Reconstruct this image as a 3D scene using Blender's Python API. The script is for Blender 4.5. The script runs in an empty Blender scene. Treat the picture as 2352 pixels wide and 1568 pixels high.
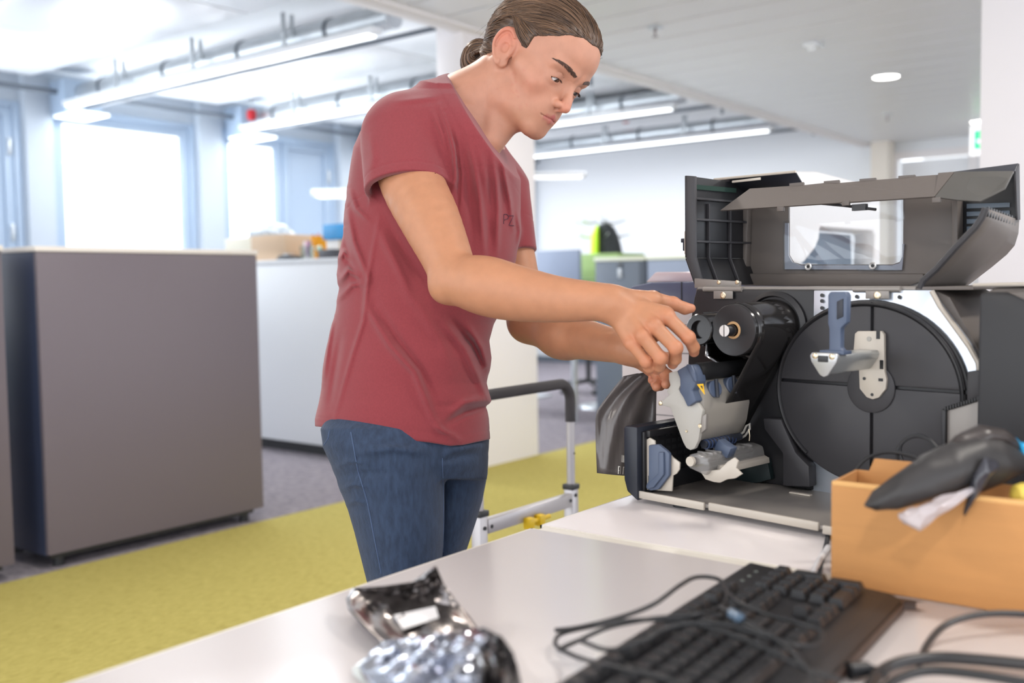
import bpy, bmesh, math, random
import numpy as np
from mathutils import Vector, Matrix
random.seed(7); rng = np.random.default_rng(7)
S = bpy.context.scene
COL = S.collection
# ---------------------------------------------------------------- camera
F_PX = 2300.0; CX, CY = 1176.0, 784.0
YAW = math.radians(38.2); PITCH = math.radians(3.35); ROLL = 0.0145
CAM = np.array([0.0, 0.0, 1.08])
AF = np.array([-math.sin(YAW)*math.cos(PITCH), math.cos(YAW)*math.cos(PITCH), -math.sin(PITCH)])
_r0 = np.array([math.cos(YAW), math.sin(YAW), 0.0]); _u0 = np.cross(_r0, AF)
AR = _r0*math.cos(ROLL) - _u0*math.sin(ROLL)
AU = _u0*math.cos(ROLL) + _r0*math.sin(ROLL)
cam = bpy.data.cameras.new('camera'); camo = bpy.data.objects.new('camera', cam); COL.objects.link(camo)
camo.matrix_world = Matrix([[AR[i], AU[i], -AF[i], CAM[i]] for i in range(3)] + [[0, 0, 0, 1]])
cam.sensor_width = 36.0; cam.lens = F_PX/2352*36; cam.clip_start = 0.05; cam.clip_end = 200
cam.dof.use_dof = True; cam.dof.focus_distance = 1.64; cam.dof.aperture_fstop = 3.0
S.camera = camo
# ---------------------------------------------------------------- light
S.view_settings.view_transform = 'Standard'; S.view_settings.look = 'None'
S.view_settings.gamma = 1.0; S.view_settings.use_curve_mapping = False
S.view_settings.exposure = 0.70
w = bpy.data.worlds.new('World'); S.world = w; w.use_nodes = True
bg = w.node_tree.nodes['Background']; bg.inputs[0].default_value = (0.92, 0.95, 1.0, 1); bg.inputs[1].default_value = 2.0
def area(name, loc, rot, sx, sy, power, color):
    l = bpy.data.lights.new(name, 'AREA'); l.shape = 'RECTANGLE'; l.size = sx; l.size_y = sy; l.energy = power; l.color = color
    o = bpy.data.objects.new(name, l); o.location = loc; o.rotation_euler = rot; COL.objects.link(o); return o
# daylight entering through the window band of the left wall
area('daylight_window', (-8.05, 4.9, 1.9), (0, math.radians(-112), 0), 1.1, 1.2, 24, (0.86, 0.93, 1.0))
area('daylight_window', (-8.05, 6.5, 1.9), (0, math.radians(-112), 0), 1.1, 1.0, 22, (0.86, 0.93, 1.0))
area('daylight_window', (-8.05, 2.8, 1.9), (0, math.radians(-112), 0), 1.1, 1.5, 24, (0.86, 0.93, 1.0))
for _y in (4.26, 5.99, 7.79, 9.59): area('strip_light', (-6.0, _y, 2.55), (0, 0, 0), 3.2, .08, 26, (0.95, 0.97, 1.0))
for _x, _y in ((.45, 1.9), (.45, -.8), (-2.34, 1.9), (-2.34, -.8), (.45, 4.6), (-2.34, 4.6)): area('downlight_lamp', (_x, _y, 2.48), (0, 0, 0), .2, .2, 15, (1.0, .93, .85))
# ---------------------------------------------------------------- helpers
def ray(px, py): return AF + AR*(px-CX)/F_PX - AU*(py-CY)/F_PX
def P(px, py, d=None, x=None, y=None, z=None):
    v = ray(px, py)
    if d is not None: t = d
    elif x is not None: t = (x-CAM[0])/v[0]
    elif y is not None: t = (y-CAM[1])/v[1]
    else: t = (z-CAM[2])/v[2]
    return CAM + v*t
def to_cam(p):
    q = p-CAM; d = q@AF
    return CX + F_PX*(q@AR)/d, CY - F_PX*(q@AU)/d, d
def unit(v): v = np.asarray(v, float); return v/np.linalg.norm(v)

class MB:
    """collects shapes into one bmesh"""
    def __init__(s, M=None): s.bm = bmesh.new(); s.M = M
    def _fin(s, vs):
        if s.M is not None: bmesh.ops.transform(s.bm, matrix=s.M, verts=vs)
    def box(s, a, b, bev=0.0, seg=2, rot=None):
        a = Vector(a); b = Vector(b); c = (a+b)/2; d = b-a
        ret = bmesh.ops.create_cube(s.bm, size=1.0); vs = ret['verts']
        for v in vs: v.co = Vector((v.co.x*d.x, v.co.y*d.y, v.co.z*d.z))
        if bev > 0:
            es = list({e for v in vs for e in v.link_edges})
            r2 = bmesh.ops.bevel(s.bm, geom=es, offset=bev, segments=seg, affect='EDGES', profile=0.5, clamp_overlap=True)
            vs = list({v for f in r2['faces'] for v in f.verts} | {v for v in vs if v.is_valid})
        m = Matrix.Translation(c)
        if rot is not None: m = m @ rot.to_4x4()
        bmesh.ops.transform(s.bm, matrix=m, verts=vs); s._fin(vs); return s
    def prism(s, poly, axis, a, b, bev=0.0, seg=2):
        """poly: 2D outline in the two other axes (in order), extruded along axis from a to b"""
        def mk(p, t):
            q = [p[0], p[1]]; q.insert(axis, t); return Vector(q)
        v0 = [s.bm.verts.new(mk(p, a)) for p in poly]; v1 = [s.bm.verts.new(mk(p, b)) for p in poly]
        n = len(poly); fs = [s.bm.faces.new(v0), s.bm.faces.new(v1[::-1])]
        for i in range(n): fs.append(s.bm.faces.new((v0[i], v1[i], v1[(i+1) % n], v0[(i+1) % n])))
        vs = v0+v1
        bmesh.ops.recalc_face_normals(s.bm, faces=fs)
        if bev > 0:
            es = list({e for f in fs for e in f.edges})
            r2 = bmesh.ops.bevel(s.bm, geom=es, offset=bev, segments=seg, affect='EDGES', profile=0.5, clamp_overlap=True)
            vs = list({v for f in r2['faces'] for v in f.verts} | {v for v in vs if v.is_valid})
        s._fin(vs); return s
    def grid(s, G, closed_u=False, closed_v=False, thick=0):
        """G: array [n][m][3]"""
        G = np.asarray(G, float); n, m = G.shape[:2]
        V = [[s.bm.verts.new(G[i, j]) for j in range(m)] for i in range(n)]
        for i in range(n if closed_u else n-1):
            for j in range(m if closed_v else m-1):
                q = (V[i][j], V[(i+1) % n][j], V[(i+1) % n][(j+1) % m], V[i][(j+1) % m])
                if len(set(q)) == 4: s.bm.faces.new(q)
        s._fin([v for r in V for v in r]); return V
    def tube(s, pts, rad, seg=12, cap=True, closed=False):
        pts = np.asarray(pts, float); n = len(pts); rad = np.broadcast_to(rad, n)
        T = np.gradient(pts, axis=0)
        if closed: T = np.roll(pts, -1, 0)-np.roll(pts, 1, 0)
        T /= np.linalg.norm(T, axis=1)[:, None]+1e-12
        ref = np.array([0, 0, 1.0]) if abs(T[0][2]) < 0.9 else np.array([1.0, 0, 0])
        N = np.cross(T[0], ref); N /= np.linalg.norm(N); G = []
        for i in range(n):
            N = N-T[i]*(N@T[i]); N /= np.linalg.norm(N); B = np.cross(T[i], N)
            a = np.linspace(0, 2*math.pi, seg, endpoint=False)
            G.append(pts[i]+rad[i]*(np.cos(a)[:, None]*N+np.sin(a)[:, None]*B))
        V = s.grid(G, closed_u=closed, closed_v=True)
        if cap and not closed:
            s.bm.faces.new(V[0][::-1]); s.bm.faces.new(V[-1])
        return s
    def cyl(s, a, b, r, r2=None, seg=24):
        a = np.asarray(a, float); b = np.asarray(b, float)
        return s.tube([a, b], [r, r if r2 is None else r2], seg)
    def lathe(s, a, axis, prof, seg=32):
        """prof: list of (t along axis, radius)"""
        axis = unit(axis); a = np.asarray(a, float)
        ref = np.array([0, 0, 1.0]) if abs(axis[2]) < 0.9 else np.array([1.0, 0, 0])
        N = unit(np.cross(axis, ref)); B = np.cross(axis, N)
        ang = np.linspace(0, 2*math.pi, seg, endpoint=False)
        G = [a+axis*t+max(r_, 1e-5)*(np.cos(ang)[:, None]*N+np.sin(ang)[:, None]*B) for t, r_ in prof]
        s.grid(G, closed_v=True); return s
    def ball(s, c, r, seg=16, scale=(1, 1, 1)):
        ret = bmesh.ops.create_uvsphere(s.bm, u_segments=seg, v_segments=max(6, seg//2), radius=1)
        for v in ret['verts']: v.co = Vector((c[0]+v.co.x*r*scale[0], c[1]+v.co.y*r*scale[1], c[2]+v.co.z*r*scale[2]))
        s._fin(ret['verts']); return s

def wloc(o):
    t = Vector((0, 0, 0))
    while o is not None: t += o.location; o = o.parent
    return t
def smooth(me, ang=35):
    if len(me.polygons) == 0: return
    me.polygons.foreach_set('use_smooth', [True]*len(me.polygons))
    me.set_sharp_from_angle(angle=math.radians(ang))
def link(name, me, mat, parent=None, loc=None, ang=35):
    """one mesh object; its vertices are given in world space"""
    o = bpy.data.objects.new(name, me)
    if mat is not None: me.materials.append(mat)
    base = wloc(parent) if parent is not None else Vector(loc if loc is not None else (0, 0, 0))
    if base.length > 0: me.transform(Matrix.Translation(-base))
    if parent is not None: o.parent = parent
    else: o.location = base
    COL.objects.link(o)
    if ang: smooth(me, ang)
    return o
def obj(name, mb, mat, parent=None, loc=None, ang=35, recalc=True):
    if recalc: bmesh.ops.recalc_face_normals(mb.bm, faces=mb.bm.faces)
    me = bpy.data.meshes.new(name); mb.bm.to_mesh(me); mb.bm.free()
    return link(name, me, mat, parent, loc, ang)
def tag(o, label=None, cat=None, group=None, kind=None):
    if label: o['label'] = label
    if cat: o['category'] = cat
    if group: o['group'] = group
    if kind: o['kind'] = kind
    return o
def thing(name, label, cat, loc=(0, 0, 0), group=None):
    o = bpy.data.objects.new(name, None); o.empty_display_size = 0.05
    o.location = Vector([float(c) for c in loc]); COL.objects.link(o)
    return tag(o, label, cat, group)
def dup(root, offset=(0, 0, 0), label=None):
    r = root.copy(); COL.objects.link(r); r.location = root.location+Vector(offset)
    if label: r['label'] = label
    for ch in root.children:
        c = ch.copy(); COL.objects.link(c); c.parent = r
        for g in ch.children:
            e = g.copy(); COL.objects.link(e); e.parent = c
    return r
# ---------------------------------------------------------------- materials
def srgb(r, g, b):
    f = lambda c: (c/255/12.92) if c/255 <= 0.04045 else ((c/255+0.055)/1.055)**2.4
    return (f(r), f(g), f(b))
def mat(name, col, rough=0.5, metal=0.0, bump=0.0, bscale=200.0, spec=0.5, var=0.0, vscale=20.0, coat=0.0, sss=0.0, alpha=1.0,
        emit=None, estr=0.0, trans=0.0, stretch=None, detail=3.0, sheen=0.0, sub=None, ior=None):
    m = bpy.data.materials.new(name); m.use_nodes = True; nt = m.node_tree; b = nt.nodes['Principled BSDF']
    b.inputs['Base Color'].default_value = (*col, 1); b.inputs['Roughness'].default_value = rough; b.inputs['Metallic'].default_value = metal
    b.inputs['Specular IOR Level'].default_value = spec; b.inputs['Coat Weight'].default_value = coat
    b.inputs['Transmission Weight'].default_value = trans; b.inputs['Alpha'].default_value = alpha
    if ior: b.inputs['IOR'].default_value = ior
    if sheen: b.inputs['Sheen Weight'].default_value = sheen
    if sss:
        b.inputs['Subsurface Weight'].default_value = sss; b.inputs['Subsurface Radius'].default_value = (1, .35, .2); b.inputs['Subsurface Scale'].default_value = 0.006
    if emit: b.inputs['Emission Color'].default_value = (*emit, 1); b.inputs['Emission Strength'].default_value = estr
    tc = nt.nodes.new('ShaderNodeTexCoord'); src = tc.outputs['Object']
    if stretch:
        mp = nt.nodes.new('ShaderNodeMapping'); mp.inputs['Scale'].default_value = stretch; nt.links.new(src, mp.inputs[0]); src = mp.outputs[0]
    if var:
        n = nt.nodes.new('ShaderNodeTexNoise'); n.inputs['Scale'].default_value = vscale; n.inputs['Detail'].default_value = 4; nt.links.new(src, n.inputs['Vector'])
        mr = nt.nodes.new('ShaderNodeMapRange'); mr.inputs['From Min'].default_value = 0.3; mr.inputs['From Max'].default_value = 0.7
        mr.inputs['To Min'].default_value = 1-var; mr.inputs['To Max'].default_value = 1+var; nt.links.new(n.outputs['Fac'], mr.inputs['Value'])
        vm = nt.nodes.new('ShaderNodeVectorMath'); vm.operation = 'SCALE'; vm.inputs[0].default_value = col
        nt.links.new(mr.outputs[0], vm.inputs['Scale']); nt.links.new(vm.outputs[0], b.inputs['Base Color'])
    if bump:
        n = nt.nodes.new('ShaderNodeTexNoise'); n.inputs['Scale'].default_value = bscale; n.inputs['Detail'].default_value = detail; nt.links.new(src, n.inputs['Vector'])
        bp = nt.nodes.new('ShaderNodeBump'); bp.inputs['Strength'].default_value = bump; bp.inputs['Distance'].default_value = 0.002
        nt.links.new(n.outputs['Fac'], bp.inputs['Height']); nt.links.new(bp.outputs[0], b.inputs['Normal'])
    return m
def pane_mat(name, tint=(1, 1, 1), gloss=0.08, rough=0.02):
    m = bpy.data.materials.new(name); m.use_nodes = True; nt = m.node_tree; nt.nodes.clear()
    o = nt.nodes.new('ShaderNodeOutputMaterial'); mx = nt.nodes.new('ShaderNodeMixShader'); t = nt.nodes.new('ShaderNodeBsdfTransparent'); g = nt.nodes.new('ShaderNodeBsdfGlossy')
    t.inputs[0].default_value = (*tint, 1); g.inputs['Roughness'].default_value = rough; mx.inputs[0].default_value = gloss
    nt.links.new(t.outputs[0], mx.inputs[1]); nt.links.new(g.outputs[0], mx.inputs[2]); nt.links.new(mx.outputs[0], o.inputs[0]); return m
M = {}
M['wall'] = mat('wall_paint', (.80, .82, .84), .6, bump=.05, bscale=80)
M['pier'] = mat('pier_paint', (.50, .56, .63), .6)
M['column'] = mat('column_paint', (.80, .77, .78), .6, bump=.05, bscale=80)
M['frame'] = mat('window_frame', (.40, .50, .63), .35)
M['ceil_up'] = mat('ceiling_enamel', (.88, .90, .92), .28, spec=.6)
M['ceil_lo'] = mat('ceiling_metal', (.76, .77, .80), .35, spec=.5)
M['white_lam'] = mat('white_laminate', (.77, .72, .705), .22, spec=.5)
M['edge'] = mat('table_edge', (.72, .68, .60), .4)
M['steel'] = mat('galvanised_steel', (.62, .65, .67), .35, .8, var=.08, vscale=8)
M['darkpipe'] = mat('dark_pipe', (.12, .14, .17), .4)
M['cab_grey'] = mat('charcoal_laminate', srgb(104, 96, 104), .45, bump=.15, bscale=900, var=.05, vscale=400)
M['cab_top'] = mat('cabinet_top', (.72, .68, .64), .4)
M['white_cab'] = mat('white_cabinet', (.70, .72, .74), .45)
M['black'] = mat('black_plastic', (.02, .021, .023), .45)
M['glass'] = pane_mat('window_glass')
M['lamp'] = mat('lamp_glow', (1, 1, 1), .5, emit=(1, .95, .88), estr=6)
# ================================================================= ROOM
X0 = -3.75      # line of the cabinets, the column and the step in the ceiling
XW, YB = -8.3, 11.0
ZU, ZL = 2.9, 2.52
def carpet(name, c1, c2, sc, stretch=(1, 1, 1), amt=.5, bump=.6):
    m = bpy.data.materials.new(name); m.use_nodes = True; nt = m.node_tree; b = nt.nodes['Principled BSDF']; b.inputs['Roughness'].default_value = .95
    b.inputs['Specular IOR Level'].default_value = .1
    tc = nt.nodes.new('ShaderNodeTexCoord'); mp = nt.nodes.new('ShaderNodeMapping'); mp.inputs['Scale'].default_value = stretch
    nt.links.new(tc.outputs['Object'], mp.inputs[0])
    n1 = nt.nodes.new('ShaderNodeTexNoise'); n1.inputs['Scale'].default_value = sc; n1.inputs['Detail'].default_value = 8; n1.inputs['Roughness'].default_value = .75
    nt.links.new(mp.outputs[0], n1.inputs['Vector'])
    cr = nt.nodes.new('ShaderNodeValToRGB'); cr.color_ramp.elements[0].position = .5-amt*.3; cr.color_ramp.elements[1].position = .5+amt*.3
    cr.color_ramp.elements[0].color = (*c1, 1); cr.color_ramp.elements[1].color = (*c2, 1)
    nt.links.new(n1.outputs['Fac'], cr.inputs[0]); nt.links.new(cr.outputs[0], b.inputs['Base Color'])
    bp = nt.nodes.new('ShaderNodeBump'); bp.inputs['Strength'].default_value = bump; bp.inputs['Distance'].default_value = .004
    nt.links.new(n1.outputs['Fac'], bp.inputs['Height']); nt.links.new(bp.outputs[0], b.inputs['Normal']); return m
M['yellow'] = carpet('yellow_carpet', srgb(146, 134, 66), srgb(206, 194, 118), 26, (6, 1, 1), .9)
M['greycarpet'] = carpet('grey_carpet', srgb(105, 100, 110), srgb(165, 158, 162), 14, (1.5, 1.5, 1), .7)
m = MB(); m.box((XW-.3, -3.5, -.12), (4.5, YB+3.2, 0)); tag(obj('floor', m, M['greycarpet']), kind='structure')
m = MB(); m.box((X0+.03, -3.4, 0.0005), (-2.2, YB+3.0, .006)); tag(obj('carpet_runner', m, M['yellow']), 'wide mustard yellow carpet area running past the grey cabinets', 'carpet', kind='structure')
# window wall ----------------------------------------------------------
zs, zt = .9, 2.62
m = MB(); m.box((XW-.3, -3.5, 0), (XW, YB, zs)); m.box((XW-.3, -3.5, zt), (XW, YB, ZU))
wl = obj('wall_left', m, M['pier']); tag(wl, kind='structure')
bays = [(-3.3, -1.85, 0), (-1.55, -.1, 1), (.2, 1.65, 0), (2.55, 4.05, 1), (4.28, 5.70, 0), (5.96, 7.46, 2), (7.72, 9.2, 0), (9.45, 10.9, 0)]
prev = -3.5
for i, (a, b, k) in enumerate(bays):
    m = MB(); m.box((XW-.25, prev, zs), (XW+.10, a, ZU-.06), .008); tag(obj('trim_%d' % (i+1), m, M['pier']), kind='structure'); prev = b
    m = MB()
    fo = .06
    for bx in (((XW-.10, a, zs), (XW+.02, a+fo, zt)), ((XW-.10, b-fo, zs), (XW+.02, b, zt)), ((XW-.10, a+fo, zs), (XW+.02, b-fo, zs+.08)), ((XW-.10, a+fo, zt-.05), (XW+.02, b-fo, zt))): m.box(*bx, .006)
    wn = obj('window_%d' % (i+1), m, M['frame']); tag(wn, kind='structure')
    segs = [(a+fo, b-fo, 'g')] if k == 0 else ([(a+fo, a+.78, 'g'), (a+.80, b-fo, 's')] if k == 2 else [(a+fo, b-.72, 'g'), (b-.70, b-fo, 's')])
    for (p, q, t) in segs:
        m = MB(); e = .075
        for bx in (((XW-.06, p, zs+.08), (XW+.0, p+e, zt-.05)), ((XW-.06, q-e, zs+.08), (XW+.0, q, zt-.05)), ((XW-.06, p+e, zs+.08), (XW, q-e, zs+.08+e)), ((XW-.06, p+e, zt-.05-e), (XW, q-e, zt-.05))): m.box(*bx, .005)
        obj('sash', m, M['frame'], wn)
        m = MB(); m.box((XW-.04, p+e, zs+.08+e), (XW-.03, q-e, zt-.05-e)); obj('pane' if t == 'g' else 'panel', m, M['glass'] if t == 'g' else M['frame'], wn)
        if t == 's':
            for hz in (1.55, 2.25):
                m = MB(); m.box((XW, q-.05, hz-.07), (XW+.03, q-.025, hz+.07), .006); obj('handle', m, M['steel'], wn)
m = MB(); m.box((XW-.25, prev, zs), (XW+.10, YB, ZU)); tag(obj('trim_20', m, M['pier']), kind='structure')
m = MB(); m.box((XW-.02, -3.5, zs-.03), (XW+.22, YB, zs), .006); tag(obj('trim_21', m, M['wall']), kind='structure')
# back wall with a door opening on the right --------------------------
m = MB(); m.box((XW, YB, 0), (-3.42, YB+.2, ZU)); m.box((-3.42, YB, 2.34), (4.4, YB+.2, ZU)); m.box((-2.66, YB, 0), (4.4, YB+.2, 2.34))
tag(obj('wall_back', m, M['wall']), kind='structure')
m = MB(); m.box((-3.47, YB-.05, 0), (-3.39, YB, 2.4)); m.box((-3.39, YB-.05, 2.32), (-2.64, YB, 2.4)); m.box((-2.68, YB-.05, 0), (-2.6, YB, 2.32)); tag(obj('trim_30', m, M['column']), kind='structure')
m = MB(); m.box((-3.38, YB+.05, .02), (-2.69, YB+.09, 2.31)); d = obj('door_1', m, mat('pale_door', (.82, .84, .88), .4)); tag(d, kind='structure')
m = MB(); m.box((-3.6, YB-.25, 0), (-3.42, YB-.03, ZL)); tag(obj('trim_31', m, mat('beige_post', (.74, .68, .60), .5)), kind='structure')
m = MB(); m.box((-8.3, YB-.012, 0), (-3.6, YB, .08)); tag(obj('baseboard_back', m, M['darkpipe']), kind='structure')
# ceilings --------------------------------------------------------------
m = MB(); m.box((XW-.3, -3.5, ZU), (X0, YB+.2, ZU+.15)); cu = obj('ceiling', m, M['wall']); tag(cu, kind='structure')
ducts = [.87, 2.62, 4.37, 6.15, 7.95, 9.75]
for j in range(-3, 7):
    y0 = 4.37+1.775*(j-2)+.34
    for (xa, xb) in ((-8.1, -6.7), (-6.68, -5.28), (-5.26, -3.86)):
        if y0+1.1 > YB: continue
        m = MB(); m.box((xa, y0, ZU-.10), (xb, y0+1.12, ZU-.065), .004); obj('ceiling_panel', m, M['ceil_up'], cu)
m = MB(); m.box((X0, -3.5, ZL+.03), (4.5, YB+3.2, ZL+.5)); cl = obj('ceiling', m, M['wall']); tag(cl, kind='structure')
m = MB(); m.box((X0-.04, -3.5, ZL-.03), (X0+.10, YB, ZL+.38), .004); tag(obj('trim_40', m, M['column']), kind='structure')
y = -3.4; pl = None
while y < YB-.02:
    y1 = min(y+.30, YB)
    if pl is None:
        m = MB(); m.box((X0+.1, y, ZL-.012), (4.4, y1-.024, ZL+.03), .006, 1); pl = obj('ceiling_plank', m, M['ceil_lo'], cl)
        y00 = y
    else:
        c = pl.copy(); COL.objects.link(c); c.location = (0, y-y00, 0)
    y += .30
# column ----------------------------------------------------------------
m = MB(); m.box((X0-.17, 4.32, 0), (X0+.03, 4.98, ZL+.4), .004); tag(obj('trim_50', m, M['column']), kind='structure')
rc = P(2309, 600, d=4.2)
m = MB(); m.box((rc[0], rc[1]-.45, 0), (rc[0]+.35, rc[1]+.03, ZL), .004); tag(obj('trim_51', m, M['column']), kind='structure')
# black sprinkler pipe above the windows, and the ducts -----------------
m = MB(); m.tube([(XW+.22, -3.4, 2.70), (XW+.22, YB-.1, 2.70)], .02); tag(obj('ceiling_pipe', m, M['darkpipe'], loc=(XW+.22, 0, 2.7)), 'long thin dark pipe running under the ceiling along the window wall', 'pipe')
dl = ['glossy spiral duct and strip light nearest the camera above the left cabinets', 'second spiral duct and strip light, ending above the narrow window',
      'third duct with strip light under the ceiling, behind the head of the person', 'far duct with strip light close to the back white wall']
for i, (y, xe) in enumerate(((4.42, -4.35), (6.15, -4.45), (7.95, -4.3), (9.75, -4.2))):
    t = thing('duct_light', dl[i], 'ceiling duct', (-6.2, y, 2.8), 'ducts with strip lights under the upper ceiling')
    m = MB(); m.cyl((-8.0, y, 2.70), (xe, y, 2.70), .075, seg=32); obj('duct', m, M['steel'], t)
    x = -7.6
    while x < xe-.2:
        m = MB(); m.lathe((x, y, 2.70), (1, 0, 0), [(-.012, .075), (-.012, .083), (.012, .083), (.012, .075)], 24); obj('duct_clamp', m, M['darkpipe'], t); x += .9
    m = MB(); m.box((-7.95, y-.19, 2.57), (xe, y-.10, 2.61), .004); obj('light_housing', m, M['ceil_up'], t)
    m = MB(); m.box((-7.9, y-.18, 2.560), (xe-.05, y-.11, 2.57)); obj('diffuser', m, mat('strip_glow', (1, 1, 1), .5, emit=(.95, .98, 1), estr=2.2), t)
    m = MB(); m.cyl((-8.0, y+.02, 2.58), (xe+.35, y+.02, 2.58), .016, seg=10); m.tube([(xe+.34, y+.02, 2.58), (xe+.36, y+.02, 2.56), (xe+.36, y+.02, 2.50)], .014, 10); obj('pipe', m, M['darkpipe'], t)
    for x in (-7.2, -6.2, -5.2):
        m = MB(); m.box((x-.012, y-.09, 2.70), (x+.012, y-.07, ZU-.06)); obj('hanger', m, M['steel'], t)
        m = MB(); m.box((x-.012, y-.16, 2.60), (x+.012, y-.14, ZU-.06)); obj('hanger', m, M['steel'], t)
    m = MB(); m.box((-8.2, y-.16, 2.52), (-7.95, y+.16, ZU-.1), .01); obj('end_box', m, M['frame'], t)
    m = MB(); m.box((-8.18, y-.14, 2.505), (-7.8, y+.14, 2.525), .004); obj('end_panel', m, mat('panel_glow', (1, 1, 1), .5, emit=(.95, .98, 1), estr=1.0), t)
    if i in (1, 3):
        c = P(1437, 272, y=9.75) if i == 3 else P(578, 264, y=6.0)
        m = MB(); m.lathe((c[0], c[1], c[2]-.05), (0, 0, 1), [(0, 0), (0, .03), (.02, .045), (.08, .045), (.10, .03), (.10, 0)], 16); o = obj('alarm_sounder', m, mat('alarm_red', srgb(190, 24, 36), .4), t); o['label'] = 'small red alarm device'
        m = MB(); m.cyl((c[0], c[1], c[2]+.05), (c[0], c[1], ZU), .008); obj('alarm_rod', m, M['steel'], t)
    if i == 3:
        c = P(1315, 278, y=9.74); m = MB(); m.box((c[0]-.05, c[1]-.01, c[2]-.04), (c[0]+.05, c[1]+.01, c[2]+.03), .004); o = obj('pipe_tag', m, mat('tag_green', srgb(170, 235, 40), .5), t); o['label'] = 'neon green tag'
# downlights, detector, sprinklers, sign --------------------------------
for (px, py, lb) in ((2035, 175, 'larger round downlight glowing in the slatted ceiling'), (2253, 278, 'round downlight above the green exit sign')):
    c = P(px, py, z=ZL-.012)
    t = thing('downlight', lb, 'downlight', c, 'round downlights in the slatted ceiling')
    m = MB(); m.lathe((c[0], c[1], c[2]), (0, 0, -1), [(-.02, .095), (.006, .105), (.008, .09), (.0, .085)]); obj('rim', m, M['wall'], t)
    m = MB(); m.lathe((c[0], c[1], c[2]-.003), (0, 0, -1), [(0, 0), (0, .085), (.004, .085), (.004, 0)]); obj('diffuser', m, M['lamp'], t)
c = P(1868, 97, z=ZL-.012)
t = thing('smoke_detector', 'white ceiling detector bracket between the sprinkler and the downlight', 'detector', c)
m = MB(); m.box((c[0]-.05, c[1]-.04, c[2]-.03), (c[0]+.03, c[1]+.04, c[2]), .01); m.lathe((c[0]-.01, c[1], c[2]-.03), (0, 0, -1), [(0, .025), (.02, .018), (.025, 0)], 20); obj('housing', m, M['wall'], t)
m = MB(); m.ball((c[0]+.06, c[1], c[2]-.03), .012); m.cyl((c[0]+.06, c[1], c[2]), (c[0]+.06, c[1], c[2]-.03), .004); obj('sensor', m, M['steel'], t)
for (px, py, lb) in ((1505, 62, 'small steel sprinkler head near the head of the person'), (2038, 262, 'farther steel sprinkler head above the beige post')):
    c = P(px, py, z=ZL-.012); t = thing('sprinkler', lb, 'sprinkler', c, 'sprinklers in the slatted ceiling')
    m = MB(); m.lathe(c, (0, 0, -1), [(0, 0), (0, .045), (.006, .045), (.008, 0)], 20); obj('plate', m, M['steel'], t)
    m = MB(); m.lathe(c, (0, 0, -1), [(.0, .008), (.02, .01), (.035, .006), (.05, .006), (.052, .018), (.055, .018), (.056, 0)], 16); obj('nozzle', m, mat('sprinkler_metal', (.25, .22, .22), .3, .8), t)
c = P(2266, 318, y=9.8)
t = thing('exit_sign', 'green and white arrow exit sign hanging at the right column', 'sign', (c[0], c[1], ZL-.01))
m = MB(); m.box((c[0]-.14, c[1], c[2]-.14), (c[0]+.16, c[1]+.04, c[2]+.13), .006); obj('sign_box', m, mat('sign_white', (.95, .95, .95), .4, emit=(1, 1, 1), estr=.6), t)
m = MB(); gx = c[0]-.02
m.box((gx-.085, c[1]-.004, c[2]-.09), (gx+.085, c[1]-.001, c[2]+.08)); obj('green_field', m, mat('sign_green', (.04, .70, .25), .4, emit=(.05, .9, .3), estr=.6), t)
m = MB(); ar = [(-.03, .075), (.03, .075), (.03, 0), (.07, 0), (0, -.075), (-.07, 0), (-.03, 0)]
m.prism([(gx+a, c[2]-.005+b) for a, b in ar], 1, c[1]-.008, c[1]-.005); obj('arrow', m, mat('arrow_white', (.95, .95, .95), .4, emit=(1, 1, 1), estr=.8), t)
for dx in (.1, -.1):
    m = MB(); m.cyl((c[0]+dx, c[1]+.02, c[2]+.13), (c[0]+dx, c[1]+.02, ZL-.012), .006); obj('hanger', m, M['steel'], t)
# ================================================================= CABINETS
def cabinet(y0, y1, label):
    xf, xb, h = X0, X0-.45, 1.245
    t = thing('filing_cabinet', label, 'cabinet', ((xf+xb)/2, (y0+y1)/2, 0), 'charcoal cabinets along the yellow carpet')
    m = MB(); m.box((xb, y0, .055), (xf-.022, y1, h-.02), .002); obj('body', m, mat('cabinet_side_shaded', srgb(52, 60, 84), .4), t)  # darker navy than the front: shade on the end faces put into the colour
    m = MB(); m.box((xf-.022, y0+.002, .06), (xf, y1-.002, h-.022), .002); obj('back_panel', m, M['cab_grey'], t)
    m = MB(); m.box((xb-.003, y0-.004, h-.02), (xf+.004, y1+.004, h), .002); obj('top_board', m, M['cab_top'], t)
    for yy in (y0+.07, y1-.07):
        for xx in (xf-.06, xb+.06):
            m = MB(); m.cyl((xx, yy, .0), (xx, yy, .058), .022, seg=16); obj('foot', m, M['black'], t)
    m = MB(); m.box((xb+.03, y0+.03, .035), (xf-.04, y1-.03, .056)); obj('plinth', m, M['black'], t)
cabinet(1.87, 2.89, 'large charcoal cabinet with cream top, nearest to the person')
cabinet(.72, 1.745, 'charcoal cabinet cut off by the left edge of the picture')
yw = 4.19
t = thing('white_cabinet', 'long white low cabinet behind the person, with boxes on top', 'cabinet', (-4.9, yw+.22, 0))
m = MB(); m.box((-6.3, yw, .07), (X0-.17, yw+.11, 1.22), .003); m.box((-6.3, yw+.12, .07), (X0-.2, yw+.45, 1.22), .003); obj('body', m, M['white_cab'], t)
m = MB(); m.box((-6.32, yw-.01, 1.222), (X0-.18, yw+.12, 1.25), .003); m.box((-6.32, yw+.12, 1.222), (X0-.2, yw+.46, 1.25), .003); obj('top_board', m, M['white_cab'], t)
m = MB(); m.box((-6.25, yw+.03, 0), (X0-.22, yw+.42, .07)); obj('plinth', m, M['black'], t)
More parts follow.
